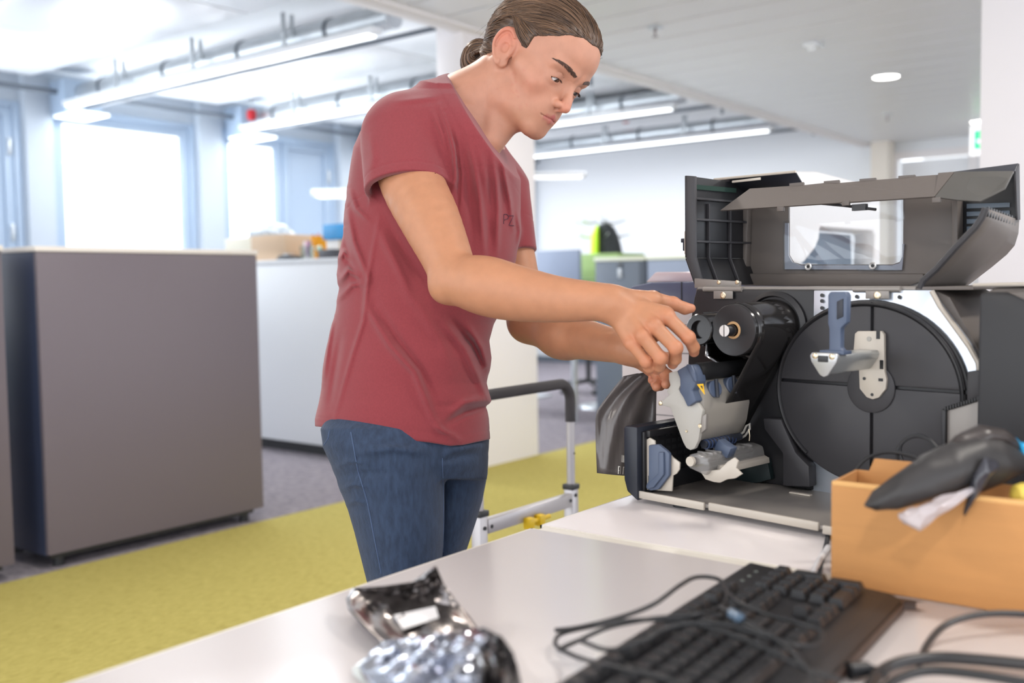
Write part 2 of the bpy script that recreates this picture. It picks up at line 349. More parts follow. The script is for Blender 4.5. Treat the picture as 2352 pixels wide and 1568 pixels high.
# ================================================================= PERSON (signed-distance sculpting, surface nets)
def surface_nets(fn, lo, hi, h, bs=8, margin=1.35):
    lo = np.asarray(lo, float); hi = np.asarray(hi, float)
    nb = np.ceil((hi-lo)/(h*bs)).astype(int); B = h*bs
    ii = np.stack(np.meshgrid(*[np.arange(k) for k in nb], indexing='ij'), -1).reshape(-1, 3)
    d = fn(lo+(ii+.5)*B); act = ii[np.abs(d) < B*.87*margin+.004]
    off = np.stack(np.meshgrid(*[np.arange(bs+1)]*3, indexing='ij'), -1).reshape(-1, 3)
    V = np.empty((len(act), (bs+1)**3), np.float32)
    ch = max(1, 1200000//len(off))
    for s in range(0, len(act), ch):
        a = act[s:s+ch]; p = lo+((a[:, None, :]*bs+off[None])*h)
        V[s:s+ch] = fn(p.reshape(-1, 3)).reshape(len(a), -1)
    V = V.reshape(-1, bs+1, bs+1, bs+1); ND = nb*bs+2
    key = lambda g: (g[..., 0].astype(np.int64)*ND[1]+g[..., 1])*ND[2]+g[..., 2]
    cn = [(i, j, k) for i in (0, 1) for j in (0, 1) for k in (0, 1)]
    C = np.stack([V[:, i:i+bs, j:j+bs, k:k+bs] for i, j, k in cn], -1)
    ins = C < 0; mix = ins.any(-1) & ~ins.all(-1); idx = np.argwhere(mix); cv = C[mix]
    g = act[idx[:, 0]]*bs+idx[:, 1:]
    acc = np.zeros((len(g), 3)); cnt = np.zeros(len(g))
    cnp = np.array(cn, float)
    for a in range(8):
        for b in range(a+1, 8):
            if abs(cnp[a]-cnp[b]).sum() != 1: continue
            va, vb = cv[:, a], cv[:, b]; mk = (va < 0) != (vb < 0)
            t = np.where(mk, va/(va-vb+1e-20), 0); pt = cnp[a]+(cnp[b]-cnp[a])*t[:, None]
            acc[mk] += pt[mk]; cnt[mk] += 1
    pos = lo+(g+acc/cnt[:, None])*h
    k0 = key(g); order = np.argsort(k0); k0 = k0[order]; pos = pos[order]
    quads = []
    for ax in range(3):
        sl0 = V[:, :bs, :bs, :bs]; s = [slice(0, bs)]*3; s[ax] = slice(1, bs+1); sl1 = V[(slice(None), *s)]
        e = np.argwhere((sl0 < 0) != (sl1 < 0)); gg = act[e[:, 0]]*bs+e[:, 1:]
        inside0 = (sl0 < 0)[tuple(e.T)]
        o1 = np.zeros(3, int); o2 = np.zeros(3, int); o1[(ax+1) % 3] = 1; o2[(ax+2) % 3] = 1
        q = []; ok = np.ones(len(gg), bool)
        for o in (0*o1, o1, o1+o2, o2):
            kk = key(gg-o); j = np.clip(np.searchsorted(k0, kk), 0, len(k0)-1); ok &= k0[j] == kk; q.append(j)
        q = np.stack(q, 1); q[~inside0] = q[~inside0][:, ::-1]; quads.append(q[ok])
    F = np.concatenate(quads)
    for it in range(2):   # pull the vertices onto the true surface
        e = h*.3; d0 = fn(pos); G = np.stack([fn(pos+np.eye(3)[i]*e)-fn(pos-np.eye(3)[i]*e) for i in range(3)], 1)/(2*e)
        st = -G*(d0/np.maximum((G*G).sum(1), .3))[:, None]
        ln = np.linalg.norm(st, axis=1, keepdims=True); pos = pos+st*np.minimum(1, h*.6/np.maximum(ln, 1e-9))
    return pos, F
def mesh_from(name, V, F):
    me = bpy.data.meshes.new(name); me.vertices.add(len(V)); me.vertices.foreach_set('co', np.asarray(V, np.float32).ravel())
    n = F.shape[1]; me.loops.add(F.size); me.loops.foreach_set('vertex_index', F.astype(np.int32).ravel())
    me.polygons.add(len(F)); me.polygons.foreach_set('loop_start', np.arange(len(F), dtype=np.int32)*n)
    me.update(calc_edges=True); me.validate(); return me
# primitives -------------------------------------------------------------
def smin(a, b, k):
    h = np.clip(.5+.5*(b-a)/k, 0, 1); return b+(a-b)*h-k*h*(1-h)
def smax(a, b, k): return -smin(-a, -b, k)
def sph(p, c, r): return np.linalg.norm(p-np.asarray(c), axis=1)-r
def ell(p, c, r):
    q = (p-np.asarray(c))/np.asarray(r); k0 = np.linalg.norm(q, axis=1); k1 = np.linalg.norm(q/np.asarray(r), axis=1)
    return k0*(k0-1)/np.maximum(k1, 1e-9)
def cap(p, a, b, r1, r2=None):
    a = np.asarray(a, float); b = np.asarray(b, float); r2 = r1 if r2 is None else r2
    ab = b-a; t = np.clip(((p-a)@ab)/(ab@ab), 0, 1); return np.linalg.norm(p-a-t[:, None]*ab, axis=1)-(r1+(r2-r1)*t)
def chain(p, pts, rs, k=.004):
    d = None
    for i in range(len(pts)-1):
        e = cap(p, pts[i], pts[i+1], rs[i], rs[i+1]); d = e if d is None else smin(d, e, k)
    return d
def limb(p, pts, rs, n=4, k=.003):
    """smooth tapering limb through joints (Catmull-Rom)"""
    Q = np.column_stack([np.array(pts), rs]); Q = np.vstack([2*Q[0]-Q[1], Q, 2*Q[-1]-Q[-2]]); out = []
    for i in range(1, len(Q)-2):
        for j in range(n):
            t = j/n; out.append(.5*((2*Q[i])+(-Q[i-1]+Q[i+1])*t+(2*Q[i-1]-5*Q[i]+4*Q[i+1]-Q[i+2])*t*t+(-Q[i-1]+3*Q[i]-3*Q[i+1]+Q[i+2])*t**3))
    out.append(Q[-2]); out = np.array(out); return chain(p, out[:, :3], out[:, 3], k)
# -------------------------------------------------------------- head
HR = np.array([[0.06750719, 0.81900104, 0.56980705], [-0.97182291, -0.0752969, 0.22336206], [0.22583846, -0.56883009, 0.79084089]])
HT = np.array([-1.05019108, 1.40082255, 1.44790081]); HS = .9707
def to_head(p): return ((p-HT)@HR)/HS
def from_head(q): return (np.asarray(q, float)*HS)@HR.T+HT
def f_head(w):
    p = to_head(w); x = np.abs(p[:, 0]); q = p.copy(); q[:, 0] = x
    d = ell(p, (0, -.012, .052), (.077, .100, .080))
    d = smin(d, ell(p, (0, .030, .055), (.065, .072, .058)), .03)
    d = smin(d, ell(p, (0, .036, -.012), (.060, .060, .066)), .025)
    d = smin(d, cap(q, (.046, .062, -.012), (.062, .030, -.004), .013, .012), .022)      # cheekbone
    d = smin(d, cap(q, (.054, .006, -.050), (.045, .030, -.070), .012, .012), .022)      # jaw corner
    d = smin(d, cap(q, (.047, .025, -.068), (.014, .078, -.080), .012, .014), .022)      # jaw line
    d = smin(d, ell(p, (0, .050, -.052), (.044, .046, .042)), .02)
    d = smin(d, ell(p, (0, .082, -.080), (.019, .014, .015)), .016)                       # chin
    d = smin(d, ell(p, (0, .076, -.045), (.031, .022, .027)), .016)                       # muzzle
    d = smin(d, cap(q, (.010, .0945, .031), (.046, .078, .033), .0075, .0075), .014)       # brow ridge
    d = smax(d, -sph(q, (.033, .1065, .0125), .0165), .014)                                 # socket
    # eyelids round the eyeball
    eb = np.array([.0318, .0765, .0115])
    lid = sph(q, eb, .0143)
    rel = q-eb; ang = rel[:, 2]
    slit_c = -.0030-.10*np.abs(rel[:, 0])                                     # looking down: slit is low
    slit_w = .0040*np.clip(1-(rel[:, 0]/.0138)**2, 0, 1)
    slit = np.abs(ang-slit_c)-slit_w
    lid = smax(lid, -np.maximum(slit, -(rel[:, 1]-.002)), .0012)
    d = smin(d, lid, .006)
    d = np.maximum(d, -np.maximum(sph(q, eb, .0128), np.maximum(slit-.0002, -(rel[:, 1]-.003))))
    cre = np.sqrt((np.sqrt(rel[:, 0]**2+(rel[:, 2]+.001)**2)-.0125)**2+np.maximum(.0105-rel[:, 1], 0)**2)-.0005
    d = smax(d, -np.maximum(cre, .004-rel[:, 2]), .0022)
    # nose
    d = smin(d, cap(p, (0, .0925, .022), (0, .1095, -.012), .0062, .0070), .010)
    d = smin(d, cap(p, (0, .108, -.008), (0, .1135, -.0205), .0070, .0086), .006)
    d = smin(d, ell(q, (.0112, .102, -.0225), (.0070, .0098, .0068)), .005)
    d = smin(d, cap(p, (0, .108, -.0275), (0, .096, -.032), .0040, .0045), .005)
    d = smax(d, -ell(q, (.0064, .1045, -.0305), (.0036, .0058, .0042)), .0015)
    # lips
    zc = -.0500-.004*(q[:, 0]/.024)**2*1.0
    d = smin(d, chain(q, [(0, .0990, -.0452), (.011, .0950, -.0462), (.0235, .0820, -.0515)], [.0056, .0052, .0022], .003), .003)
    d = smin(d, chain(q, [(0, .0970, -.0548), (.011, .0935, -.0545), (.0220, .0820, -.0525)], [.0068, .0060, .0024], .003), .003)
    crv = np.interp(q[:, 0], [0, .008, .016, .0245], [.1018, .0998, .0945, .0838]); seam = np.sqrt((np.maximum(crv-q[:, 1], 0))**2+((q[:, 2]+.0502+.10*q[:, 0])*1.0)**2)
    d = smax(d, -np.maximum(seam-.0007, q[:, 0]-.0240), .0018)
    d = smax(d, -cap(p, (0, .107, -.0385), (0, .106, -.043), .0018, .0022), .004)          # philtrum
    # ear (both)
    ec = np.array([.0765, -.012, .004]); r_ = q-ec
    ca, sa = math.cos(.30), math.sin(.30)      # lean back
    ey = r_[:, 1]*ca+r_[:, 2]*sa; ez = -r_[:, 1]*sa+r_[:, 2]*ca
    ex = r_[:, 0]-(-ey)*.42                      # flares outwards to the back
    wz = .0165*(1-.34*np.clip(-ez/.03, 0, 1))
    E = np.stack([ex, ey, ez], 1)
    rad = np.sqrt((ey/ (wz+.0015))**2+(ez/.0310)**2)
    body = np.maximum((rad-1)*.016, np.abs(ex)-.0030)
    helix = np.sqrt(((rad-.92)*.0185)**2+(ex-.0036)**2)-.0030
    helix = np.where((ey > .004) & (ez < .016), helix+.006, helix)
    ear = smin(body, helix, .002)
    ear = smax(ear, -(np.sqrt(((rad-.70)*.0185)**2+(ex-.0040)**2)-.0022+np.where(ez < -.006, .01, 0)), .0015)
    anti = np.sqrt((np.sqrt((ey/.0095)**2+((ez+.001)/.019)**2)-1)**2*.00011+(ex-.0015)**2)-.0022
    anti = np.where(ey > .002, anti+.004, anti)
    ear = smin(ear, anti, .003)
    ear = smax(ear, -ell(E, (.0040, .0020, -.003), (.0065, .0070, .0095)), .002)          # concha
    ear = smin(ear, cap(E, (.001, .0125, -.008), (.001, .012, .000), .0040, .0035), .003)   # tragus
    ear = smin(ear, ell(E, (-.001, .004, -.0270), (.0035, .0080, .0075)), .003)             # lobe
    d = smin(d, ear, .005)
    d = smin(d, ell(E, (-.0085, .004, -.003), (.0085, .0095, .0120)), .003)
    d = smax(d, -ell(E, (.0062, .0022, -.003), (.0072, .0066, .0090)), .002)
    return d
# -------------------------------------------------------------- arms and hands in world space, from picture + depth
def W(px, py, d): return P(px, py, d=d)
SHR = W(930, 300, 1.70); SHL = W(1148, 440, 1.92)
ELR = W(1035, 640, 1.53); WRR = W(1408, 698, 1.475)
ELL = W(1215, 738, 1.84); WRL = W(1440, 800, 1.62)
def finger(js, rs): return (np.array([W(*j) for j in js]), rs)
RF = [finger([(1466, 706, 1.476), (1534, 729, 1.446), (1581, 775, 1.437), (1593, 797, 1.449), (1594, 808, 1.459)], [.0120, .0104, .0094, .0086, .0076]),
      finger([(1456, 716, 1.470), (1503, 748, 1.436), (1552, 799, 1.428), (1551, 824, 1.446), (1545, 836, 1.462)], [.0120, .0108, .0097, .0088, .0076]),
      finger([(1444, 726, 1.470), (1476, 771, 1.436), (1517, 822, 1.430), (1514, 841, 1.448), (1509, 849, 1.462)], [.0120, .0103, .0094, .0084, .0072]),
      finger([(1430, 734, 1.474), (1451, 789, 1.446), (1484, 830, 1.442), (1490, 844, 1.452), (1492, 850, 1.462)], [.0115, .0094, .0085, .0075, .0066]),
      finger([(1445, 690, 1.490), (1498, 688, 1.500), (1546, 697, 1.502), (1573, 708, 1.502), (1587, 708, 1.502)], [.0150, .0128, .0098, .0090, .0070])]
LF = [finger([(1475, 812, 1.600), (1510, 840, 1.575), (1532, 862, 1.562), (1535, 876, 1.552), (1530, 882, 1.545)], [.012, .0100, .0090, .0085, .0075]),
      finger([(1475, 820, 1.610), (1502, 848, 1.592), (1518, 874, 1.580), (1516, 884, 1.568), (1508, 888, 1.560)], [.012, .0100, .0092, .0085, .0075]),
      finger([(1465, 815, 1.600), (1490, 820, 1.575), (1520, 822, 1.556), (1536, 822, 1.548), (1548, 820, 1.542)], [.014, .0115, .0098, .0090, .0075]),
      finger([(1470, 822, 1.620), (1500, 846, 1.612), (1515, 866, 1.604), (1512, 878, 1.594), (1504, 882, 1.585)], [.012, .0096, .0088, .0080, .0070]),
      finger([(1465, 824, 1.630), (1492, 843, 1.628), (1505, 858, 1.622), (1504, 868, 1.612), (1497, 873, 1.604)], [.011, .0088, .0080, .0074, .0064])]
def f_arm_r(p):
    d = limb(p, [W(922, 330, 1.70), W(947, 420, 1.65), W(987, 503, 1.60), W(1024, 585, 1.56), W(1044, 642, 1.535)], [.056, .0520, .0475, .0395, .0350])
    sl = cap(p, W(928, 318, 1.70), W(936, 428, 1.645)-AU*.06, .0735, .0700)+.007; ab = (p-W(936, 428, 1.645))@unit(-AU+AR*.10-AF*.27)
    d = np.where(ab < -.003, np.maximum(d, sl), d)
    d = smin(d, limb(p, [W(1044, 642, 1.535), W(1110, 655, 1.508), W(1180, 672, 1.498), W(1278, 687, 1.488), W(1366, 692, 1.478), W(1408, 697, 1.475)], [.0350, .0440, .0415, .0340, .0280, .0265]), .012)
    d = smin(d, sph(p, W(1022, 660, 1.535), .0230), .014)
    return d
def f_hand(p, F, wr, pal):
    d = cap(p, wr, pal[0], .0220, .0170)
    d2 = None
    for i, (js, rs) in enumerate(F):
        e = chain(p, js, rs, .003)
        for j in range(1, 3): e = smin(e, sph(p, js[j], rs[j]*1.06), .003)
        d2 = e if d2 is None else smin(d2, e, .0022)
    for a, b, r_ in pal[1]: d = smin(d, cap(p, a, b, r_, r_), .010)
    return smin(d, d2, .007)
PALR = (W(1440, 712, 1.474), [(W(1425, 700, 1.474), W(1528, 722, 1.456), .0130), (W(1425, 715, 1.474), W(1498, 745, 1.450), .0140), (W(1420, 722, 1.474), W(1470, 768, 1.450), .0135),
        (W(1415, 722, 1.476), W(1447, 782, 1.458), .0120), (W(1470, 735, 1.474), W(1500, 765, 1.466), .014), (W(1440, 685, 1.482), W(1500, 690, 1.488), .0135)])
PALL = (W(1465, 815, 1.605), [(W(1440, 800, 1.62), W(1508, 838, 1.585), .013), (W(1440, 808, 1.625), W(1495, 845, 1.61), .013), (W(1450, 800, 1.61), W(1500, 822, 1.58), .013)])
def f_arm_l(p):
    d = cap(p, SHL, ELL, .044, .034)
    d = smin(d, cap(p, ELL, W(1300, 765, 1.76), .0385, .0420), .02)
    d = smin(d, cap(p, W(1290, 768, 1.77), WRL, .0410, .0250), .02)
    return d
def f_neck(p):
    a = from_head((0, -.022, -.015)); b = W(1062, 268, 1.755)
    d = cap(p, a, b, .056, .064)
    c = from_head((0, .030, -.066)); d = smin(d, cap(p, c, W(1112, 330, 1.715), .020, .030), .03)
    d = smin(d, cap(p, from_head((0.058, -.022, -.020)), W(1130, 318, 1.700), .0095, .011), .016)   # sternomastoid
    d = smin(d, cap(p, W(1055, 262, 1.76), SHR+(SHL-SHR)*.15, .058, .050), .04)
    d = smin(d, cap(p, W(1070, 275, 1.79), SHL*.85+SHR*.15, .055, .048), .04)
    return d
# torso rows in picture space: y, left x, right x, centre depth, half thickness
ROWS = np.array([[225, 960, 1095, 1.765, .085], [240, 925, 1128, 1.77, .112], [290, 860, 1150, 1.78, .125], [340, 830, 1170, 1.785, .132], [430, 806, 1192, 1.785, .140], [520, 793, 1192, 1.785, .142],
                 [600, 784, 1180, 1.78, .140], [680, 776, 1160, 1.775, .138], [750, 768, 1136, 1.77, .136], [820, 752, 1126, 1.765, .136], [880, 742, 1122, 1.765, .138],
                 [940, 732, 1118, 1.765, .142], [1000, 732, 1118, 1.765, .145], [1060, 745, 1118, 1.765, .145]], float)
def loft(p, rows, grow=0.0, pw=2.0):
    x, y, dd = cam_xyz(p)
    q = [np.interp(y, rows[:, 0], rows[:, i]) for i in range(1, 5)]
    cx = (q[0]+q[1])/2; a = (q[1]-q[0])/2*dd/F_PX+grow; b = q[3]+grow
    u_ = (x-cx)*dd/F_PX; v_ = dd-q[2]
    k = (np.abs(u_/a)**pw+np.abs(v_/b)**pw)**(1/pw)
    k1 = np.sqrt((u_/a**2)**2+(v_/b**2)**2)
    d = k*(k-1)/np.maximum(k1, 1e-6)
    top = (rows[0, 0]-y)*dd/F_PX; bot = (y-rows[-1, 0])*dd/F_PX
    return np.maximum(d, np.maximum(top, bot))
def cam_xyz(p):
    q = p-CAM; dd = q@AF; return CX+F_PX*(q@AR)/dd, CY-F_PX*(q@AU)/dd, dd
def f_torso(p): return loft(p, ROWS, -.022)
def near(p, c, r): return ((p-c)**2).sum(1) < r*r
def f_skin(p):
    d = np.full(len(p), .5)
    def put(fn, m, k):
        if m.any():
            e = fn(p[m]); d[m] = smin(d[m], e, k)
    x, y, dd = cam_xyz(p)
    # rough far distance so that the coarse test stays conservative
    put(f_torso, (y > 150) & (y < 1120) & (x > 650) & (x < 1280), .03)
    put(f_neck, near(p, W(1100, 230, 1.75), .32), .03)
    put(f_head, near(p, from_head((0, 0, .02)), .22), .020)
    put(f_arm_r, (x < 1480) & (x > 800) & (y > 180) & (dd < 1.82), .02)
    put(lambda q: f_hand(q, RF, WRR, PALR), near(p, W(1490, 750, 1.46), .15), .014)
    put(f_arm_l, (x > 1050) & (x < 1520) & (y > 350) & (dd > 1.5), .02)
    put(lambda q: f_hand(q, LF, WRL, PALL), near(p, W(1490, 830, 1.59), .13), .014)
    return d
def bbox(pts, m):
    a = np.array(pts); return a.min(0)-m, a.max(0)+m
corners = [from_head((0, 0, .14)), from_head((0, -.13, 0)), from_head((0, .13, 0)), SHR, SHL, ELR, ELL, W(1600, 820, 1.45), W(1540, 900, 1.6), W(740, 1060, 1.6), W(1120, 1060, 1.95)]
lo, hi = bbox(corners, .10)
V, Fq = surface_nets(f_skin, lo, hi, .0020)
# --------------------------------------------------------------- skin mesh, colours
def vattr(me, name, vals):
    a = me.color_attributes.new(name, 'FLOAT_COLOR', 'POINT'); v = np.ones((len(vals), 4), np.float32); v[:, :vals.shape[1] if vals.ndim > 1 else 3] = vals if vals.ndim > 1 else vals[:, None]
    a.data.foreach_set('color', v.ravel())
def attr_mat(name, attr, rough, bump=0, bscale=300, sss=0, spec=.5, sheen=0, var=0, detail=3):
    m = mat(name, (1, 1, 1), rough, bump=bump, bscale=bscale, sss=sss, spec=spec, sheen=sheen, detail=detail); nt = m.node_tree
    a = nt.nodes.new('ShaderNodeAttribute'); a.attribute_name = attr; b = nt.nodes['Principled BSDF']; src = a.outputs['Color']
    if var:
        tc = nt.nodes.new('ShaderNodeTexCoord'); n = nt.nodes.new('ShaderNodeTexNoise'); n.inputs['Scale'].default_value = var[1]; n.inputs['Detail'].default_value = 6; nt.links.new(tc.outputs['Object'], n.inputs['Vector'])
        mr = nt.nodes.new('ShaderNodeMapRange'); mr.inputs['From Min'].default_value = .3; mr.inputs['From Max'].default_value = .7; mr.inputs['To Min'].default_value = 1-var[0]; mr.inputs['To Max'].default_value = 1+var[0]
        nt.links.new(n.outputs['Fac'], mr.inputs['Value']); vm = nt.nodes.new('ShaderNodeVectorMath'); vm.operation = 'SCALE'; nt.links.new(src, vm.inputs[0]); nt.links.new(mr.outputs[0], vm.inputs['Scale']); src = vm.outputs[0]
    nt.links.new(src, b.inputs['Base Color']); return m
H = to_head(V); Hx = H.copy(); Hx[:, 0] = np.abs(H[:, 0])
base = np.tile(np.array(srgb(186, 134, 110)), (len(V), 1)); armc = np.array(srgb(182, 128, 95))
isarm = 1/(1+np.exp((np.linalg.norm(V-HT, axis=1)*-1+.24)/.03)); base = base*(1-isarm[:, None])+armc*isarm[:, None]
def paint(w_, c): 
    global base
    w_ = np.clip(w_, 0, 1)[:, None]; base = base*(1-w_)+np.array(c)*w_
g_ = lambda c, r: np.exp(-((Hx-np.array(c))**2).sum(1)/(r*r))
paint(g_((0, .114, -.022), .014)*.45, srgb(205, 120, 96)); paint(g_((.045, .066, -.018), .022)*.30, srgb(206, 130, 106)); paint(g_((.085, -.02, .02), .030)*.5, srgb(204, 108, 86))
paint(g_((.03, .07, -.075), .025)*.35, srgb(180, 132, 98)); paint(g_((.045, .03, -.07), .022)*.30, srgb(190, 120, 92))
paint(g_((.033, .088, .004), .012)*.28, srgb(172, 120, 100))
lip = np.minimum(chain(Hx, [(0, .0990, -.0458), (.012, .0945, -.0475), (.0235, .0832, -.0520)], [.0048, .0040, .0012]), chain(Hx, [(0, .0970, -.0545), (.012, .0935, -.0540), (.0215, .0835, -.0528)], [.0056, .0046, .0015]))
paint((1-(lip-.0012)/.0012)*.8*(Hx[:, 1] > .080), srgb(176, 98, 92))
r3 = np.random.default_rng(3)
for _ in range(30):
    c3 = np.array([r3.uniform(.035, .062), r3.uniform(.015, .075), r3.uniform(-.075, -.005)]); dd3 = np.sqrt(((H[:, 1:]-c3[1:])**2).sum(1)); paint(np.exp(-(dd3/r3.uniform(.0014, .0030))**2)*r3.uniform(.08, .28)*(H[:, 0] > .02), srgb(178, 96, 80))
for F_, in ((RF,), (LF,)):
    for js, rs in F_:
        for j in (1, 2): paint(np.exp(-((V-js[j])**2).sum(1)/.011**2)*.40, srgb(214, 118, 88))
        paint(np.exp(-((V-js[4])**2).sum(1)/.012**2)*.35, srgb(216, 132, 108))
me = mesh_from('person', V, Fq); vattr(me, 'tint', base)
person = link('person', me, attr_mat('skin', 'tint', .48, bump=.10, bscale=700, sss=.12, spec=.4, var=(.05, 60)), loc=W(960, 1250, 1.76)*np.array([1, 1, 0]), ang=180)
tag(person, 'person in a dark red t-shirt and blue jeans reaching into the open label printer', 'person')
for (js, rs), side_ in ((RF[0], AR*.7+AU*-.1-AF*.7), (RF[2], AR*.6-AF*.8), (RF[4], AR*.2+AU*.8-AF*.5), (RF[1], AR*.8-AF*.6)):
    tp_ = js[4]*.75+js[3]*.25; ax_ = unit(js[4]-js[3]); nn = unit(side_-ax_*(side_@ax_)); bb_ = np.cross(ax_, nn); G = []
    for i in range(6):
        for_ = -1+2*i/5; G.append([tp_+nn*(rs[4]*1.02-.0006*for_**2-.0016*q*q)+ax_*.0050*for_+bb_*.0046*q*(1-.25*max(for_, 0)**3) for q in np.linspace(-1, 1, 7)])
    m = MB(); m.grid(G); o = obj('fingernail', m, mat('nail_pink', srgb(214, 152, 134), .25), person, ang=80); md = o.modifiers.new('t', 'SOLIDIFY'); md.thickness = .0006
# --------------------------------------------------------------- shirt
SROWS = np.array([[203, 975, 1075, 1.765, .085], [215, 940, 1100, 1.768, .100], [246, 862, 1128, 1.77, .118], [280, 838, 1140, 1.775, .130], [305, 826, 1150, 1.78, .136], [337, 812, 1158, 1.785, .140], [376, 805, 1180, 1.785, .146],
                  [412, 800, 1196, 1.785, .150], [478, 793, 1196, 1.785, .152], [538, 785, 1192, 1.785, .152], [594, 778, 1186, 1.78, .150], [630, 773, 1176, 1.778, .150], [661, 779, 1168, 1.775, .148], [700, 773, 1158, 1.772, .148],
                  [745, 766, 1134, 1.77, .148], [782, 761, 1124, 1.768, .148], [822, 750, 1129, 1.766, .150], [843, 745, 1126, 1.765, .150], [880, 740, 1117, 1.765, .152], [904, 736, 1122, 1.765, .154], [920, 733, 1127, 1.765, .155], [933, 730, 1118, 1.765, .156],
                  [961, 723, 1123, 1.765, .158], [1008, 724, 1126, 1.765, .160], [1060, 724, 1126, 1.765, .160]], float)
SROWS[:, 4] *= .93
SLA = W(928, 318, 1.70); SLB = W(936, 428, 1.645); SLN = unit(-AU+AR*.10-AF*.27)
SL2A = W(1143, 430, 1.90); SL2B = W(1176, 583, 1.875); SL2N = unit(SL2B-SL2A+W(0, 30, 1.8)-W(0, 0, 1.8))
NKC = W(1092, 268, 1.715); NKN = unit(from_head((0, -.01, -.015))-W(1058, 272, 1.76))
FOLDS = [  # picture polyline, width px, height mm
    ([(1076, 320), (1093, 392), (1103, 462), (1112, 585)], 6, 2.6), ([(1098, 335), (1114, 410), (1130, 520)], 7, 2.0), ([(1128, 345), (1140, 420), (1144, 480), (1141, 590)], 6, 2.6),
    ([(1150, 348), (1161, 412), (1171, 462), (1179, 530)], 5, 2.6), ([(1060, 300), (1074, 400), (1082, 520), (1086, 590)], 9, -2.4), ([(1120, 400), (1124, 500), (1124, 590)], 8, -2.4),
    ([(1010, 240), (1030, 290), (1044, 350), (1046, 410), (1036, 450)], 5, 3.0), ([(1022, 256), (1046, 330), (1056, 400), (1050, 500)], 4, -2.4), ([(988, 246), (1018, 313), (1026, 352)], 6, 1.8),
    ([(800, 430), (818, 478), (850, 508)], 6, 2.6), ([(796, 470), (812, 555), (842, 630), (850, 660)], 7, 3.2), ([(790, 520), (800, 600), (830, 670)], 7, -2.4), ([(872, 495), (856, 578), (843, 654), (835, 737), (810, 814), (790, 884), (769, 961)], 5, 1.8),
    ([(879, 490), (932, 578), (985, 665)], 12, -3.4), ([(866, 520), (906, 600), (950, 690)], 9, 2.4), ([(778, 650), (800, 620), (830, 640)], 6, 3.4), ([(776, 600), (790, 580), (806, 600)], 6, 2.4), ([(775, 690), (808, 655), (843, 650)], 6, 2.4),
    ([(843, 660), (847, 712), (896, 794), (953, 855), (994, 961), (1030, 1006)], 8, 3.6), ([(865, 700), (915, 780), (968, 850), (1004, 930)], 8, -2.8), ([(900, 640), (960, 700), (1015, 790), (1040, 860)], 12, 2.4),
    ([(1010, 733), (1067, 802), (1096, 863), (1124, 925)], 8, 3.6), ([(1030, 725), (1085, 790), (1112, 850)], 8, -3.8), ([(1072, 745), (1106, 800), (1120, 850)], 7, 3.0),
    ([(1022, 975), (1067, 948), (1118, 932)], 7, -3.6), ([(1030, 950), (1070, 925), (1118, 915)], 8, 3.0), ([(765, 725), (752, 800), (742, 880)], 6, 2.4), ([(785, 760), (770, 850), (756, 940)], 7, -1.8), ([(990, 975), (1040, 1000), (1060, 1015)], 6, 2.0),
    ([(905, 235), (960, 228), (1010, 222)], 6, 1.2), ([(850, 300), (858, 360), (850, 400)], 9, 1.4), ([(1185, 480), (1195, 530), (1190, 570)], 5, 1.8)]
FOLDS_R = FOLDS
def folds(p, F_):
    x, y, dd = cam_xyz(p); out = np.zeros(len(p)); q = np.stack([x, y], 1)
    for poly, w_, a in F_:
        lo_ = np.min(poly, 0)-w_*3.5; hi_ = np.max(poly, 0)+w_*3.5; m_ = (q > lo_).all(1) & (q < hi_).all(1)
        if not m_.any(): continue
        qm = q[m_]; best = np.full(len(qm), 1e9); par = np.zeros(len(qm)); L_ = len(poly)-1
        seg_ = [np.linalg.norm(np.subtract(poly[i+1], poly[i])) for i in range(L_)]; tot = sum(seg_); acc = 0
        for i in range(L_):
            A = np.array(poly[i], float); ab = np.array(poly[i+1], float)-A; t = np.clip(((qm-A)@ab)/(ab@ab), 0, 1)
            dist = np.linalg.norm(qm-A-t[:, None]*ab, axis=1); better = dist < best; best = np.where(better, dist, best); par = np.where(better, (acc+t*seg_[i])/tot, par); acc += seg_[i]
        out[m_] += a*.0027*np.sin(math.pi*np.clip(par, .03, .97))**.7*np.exp(-(best/(w_*1.15))**2)
    return out
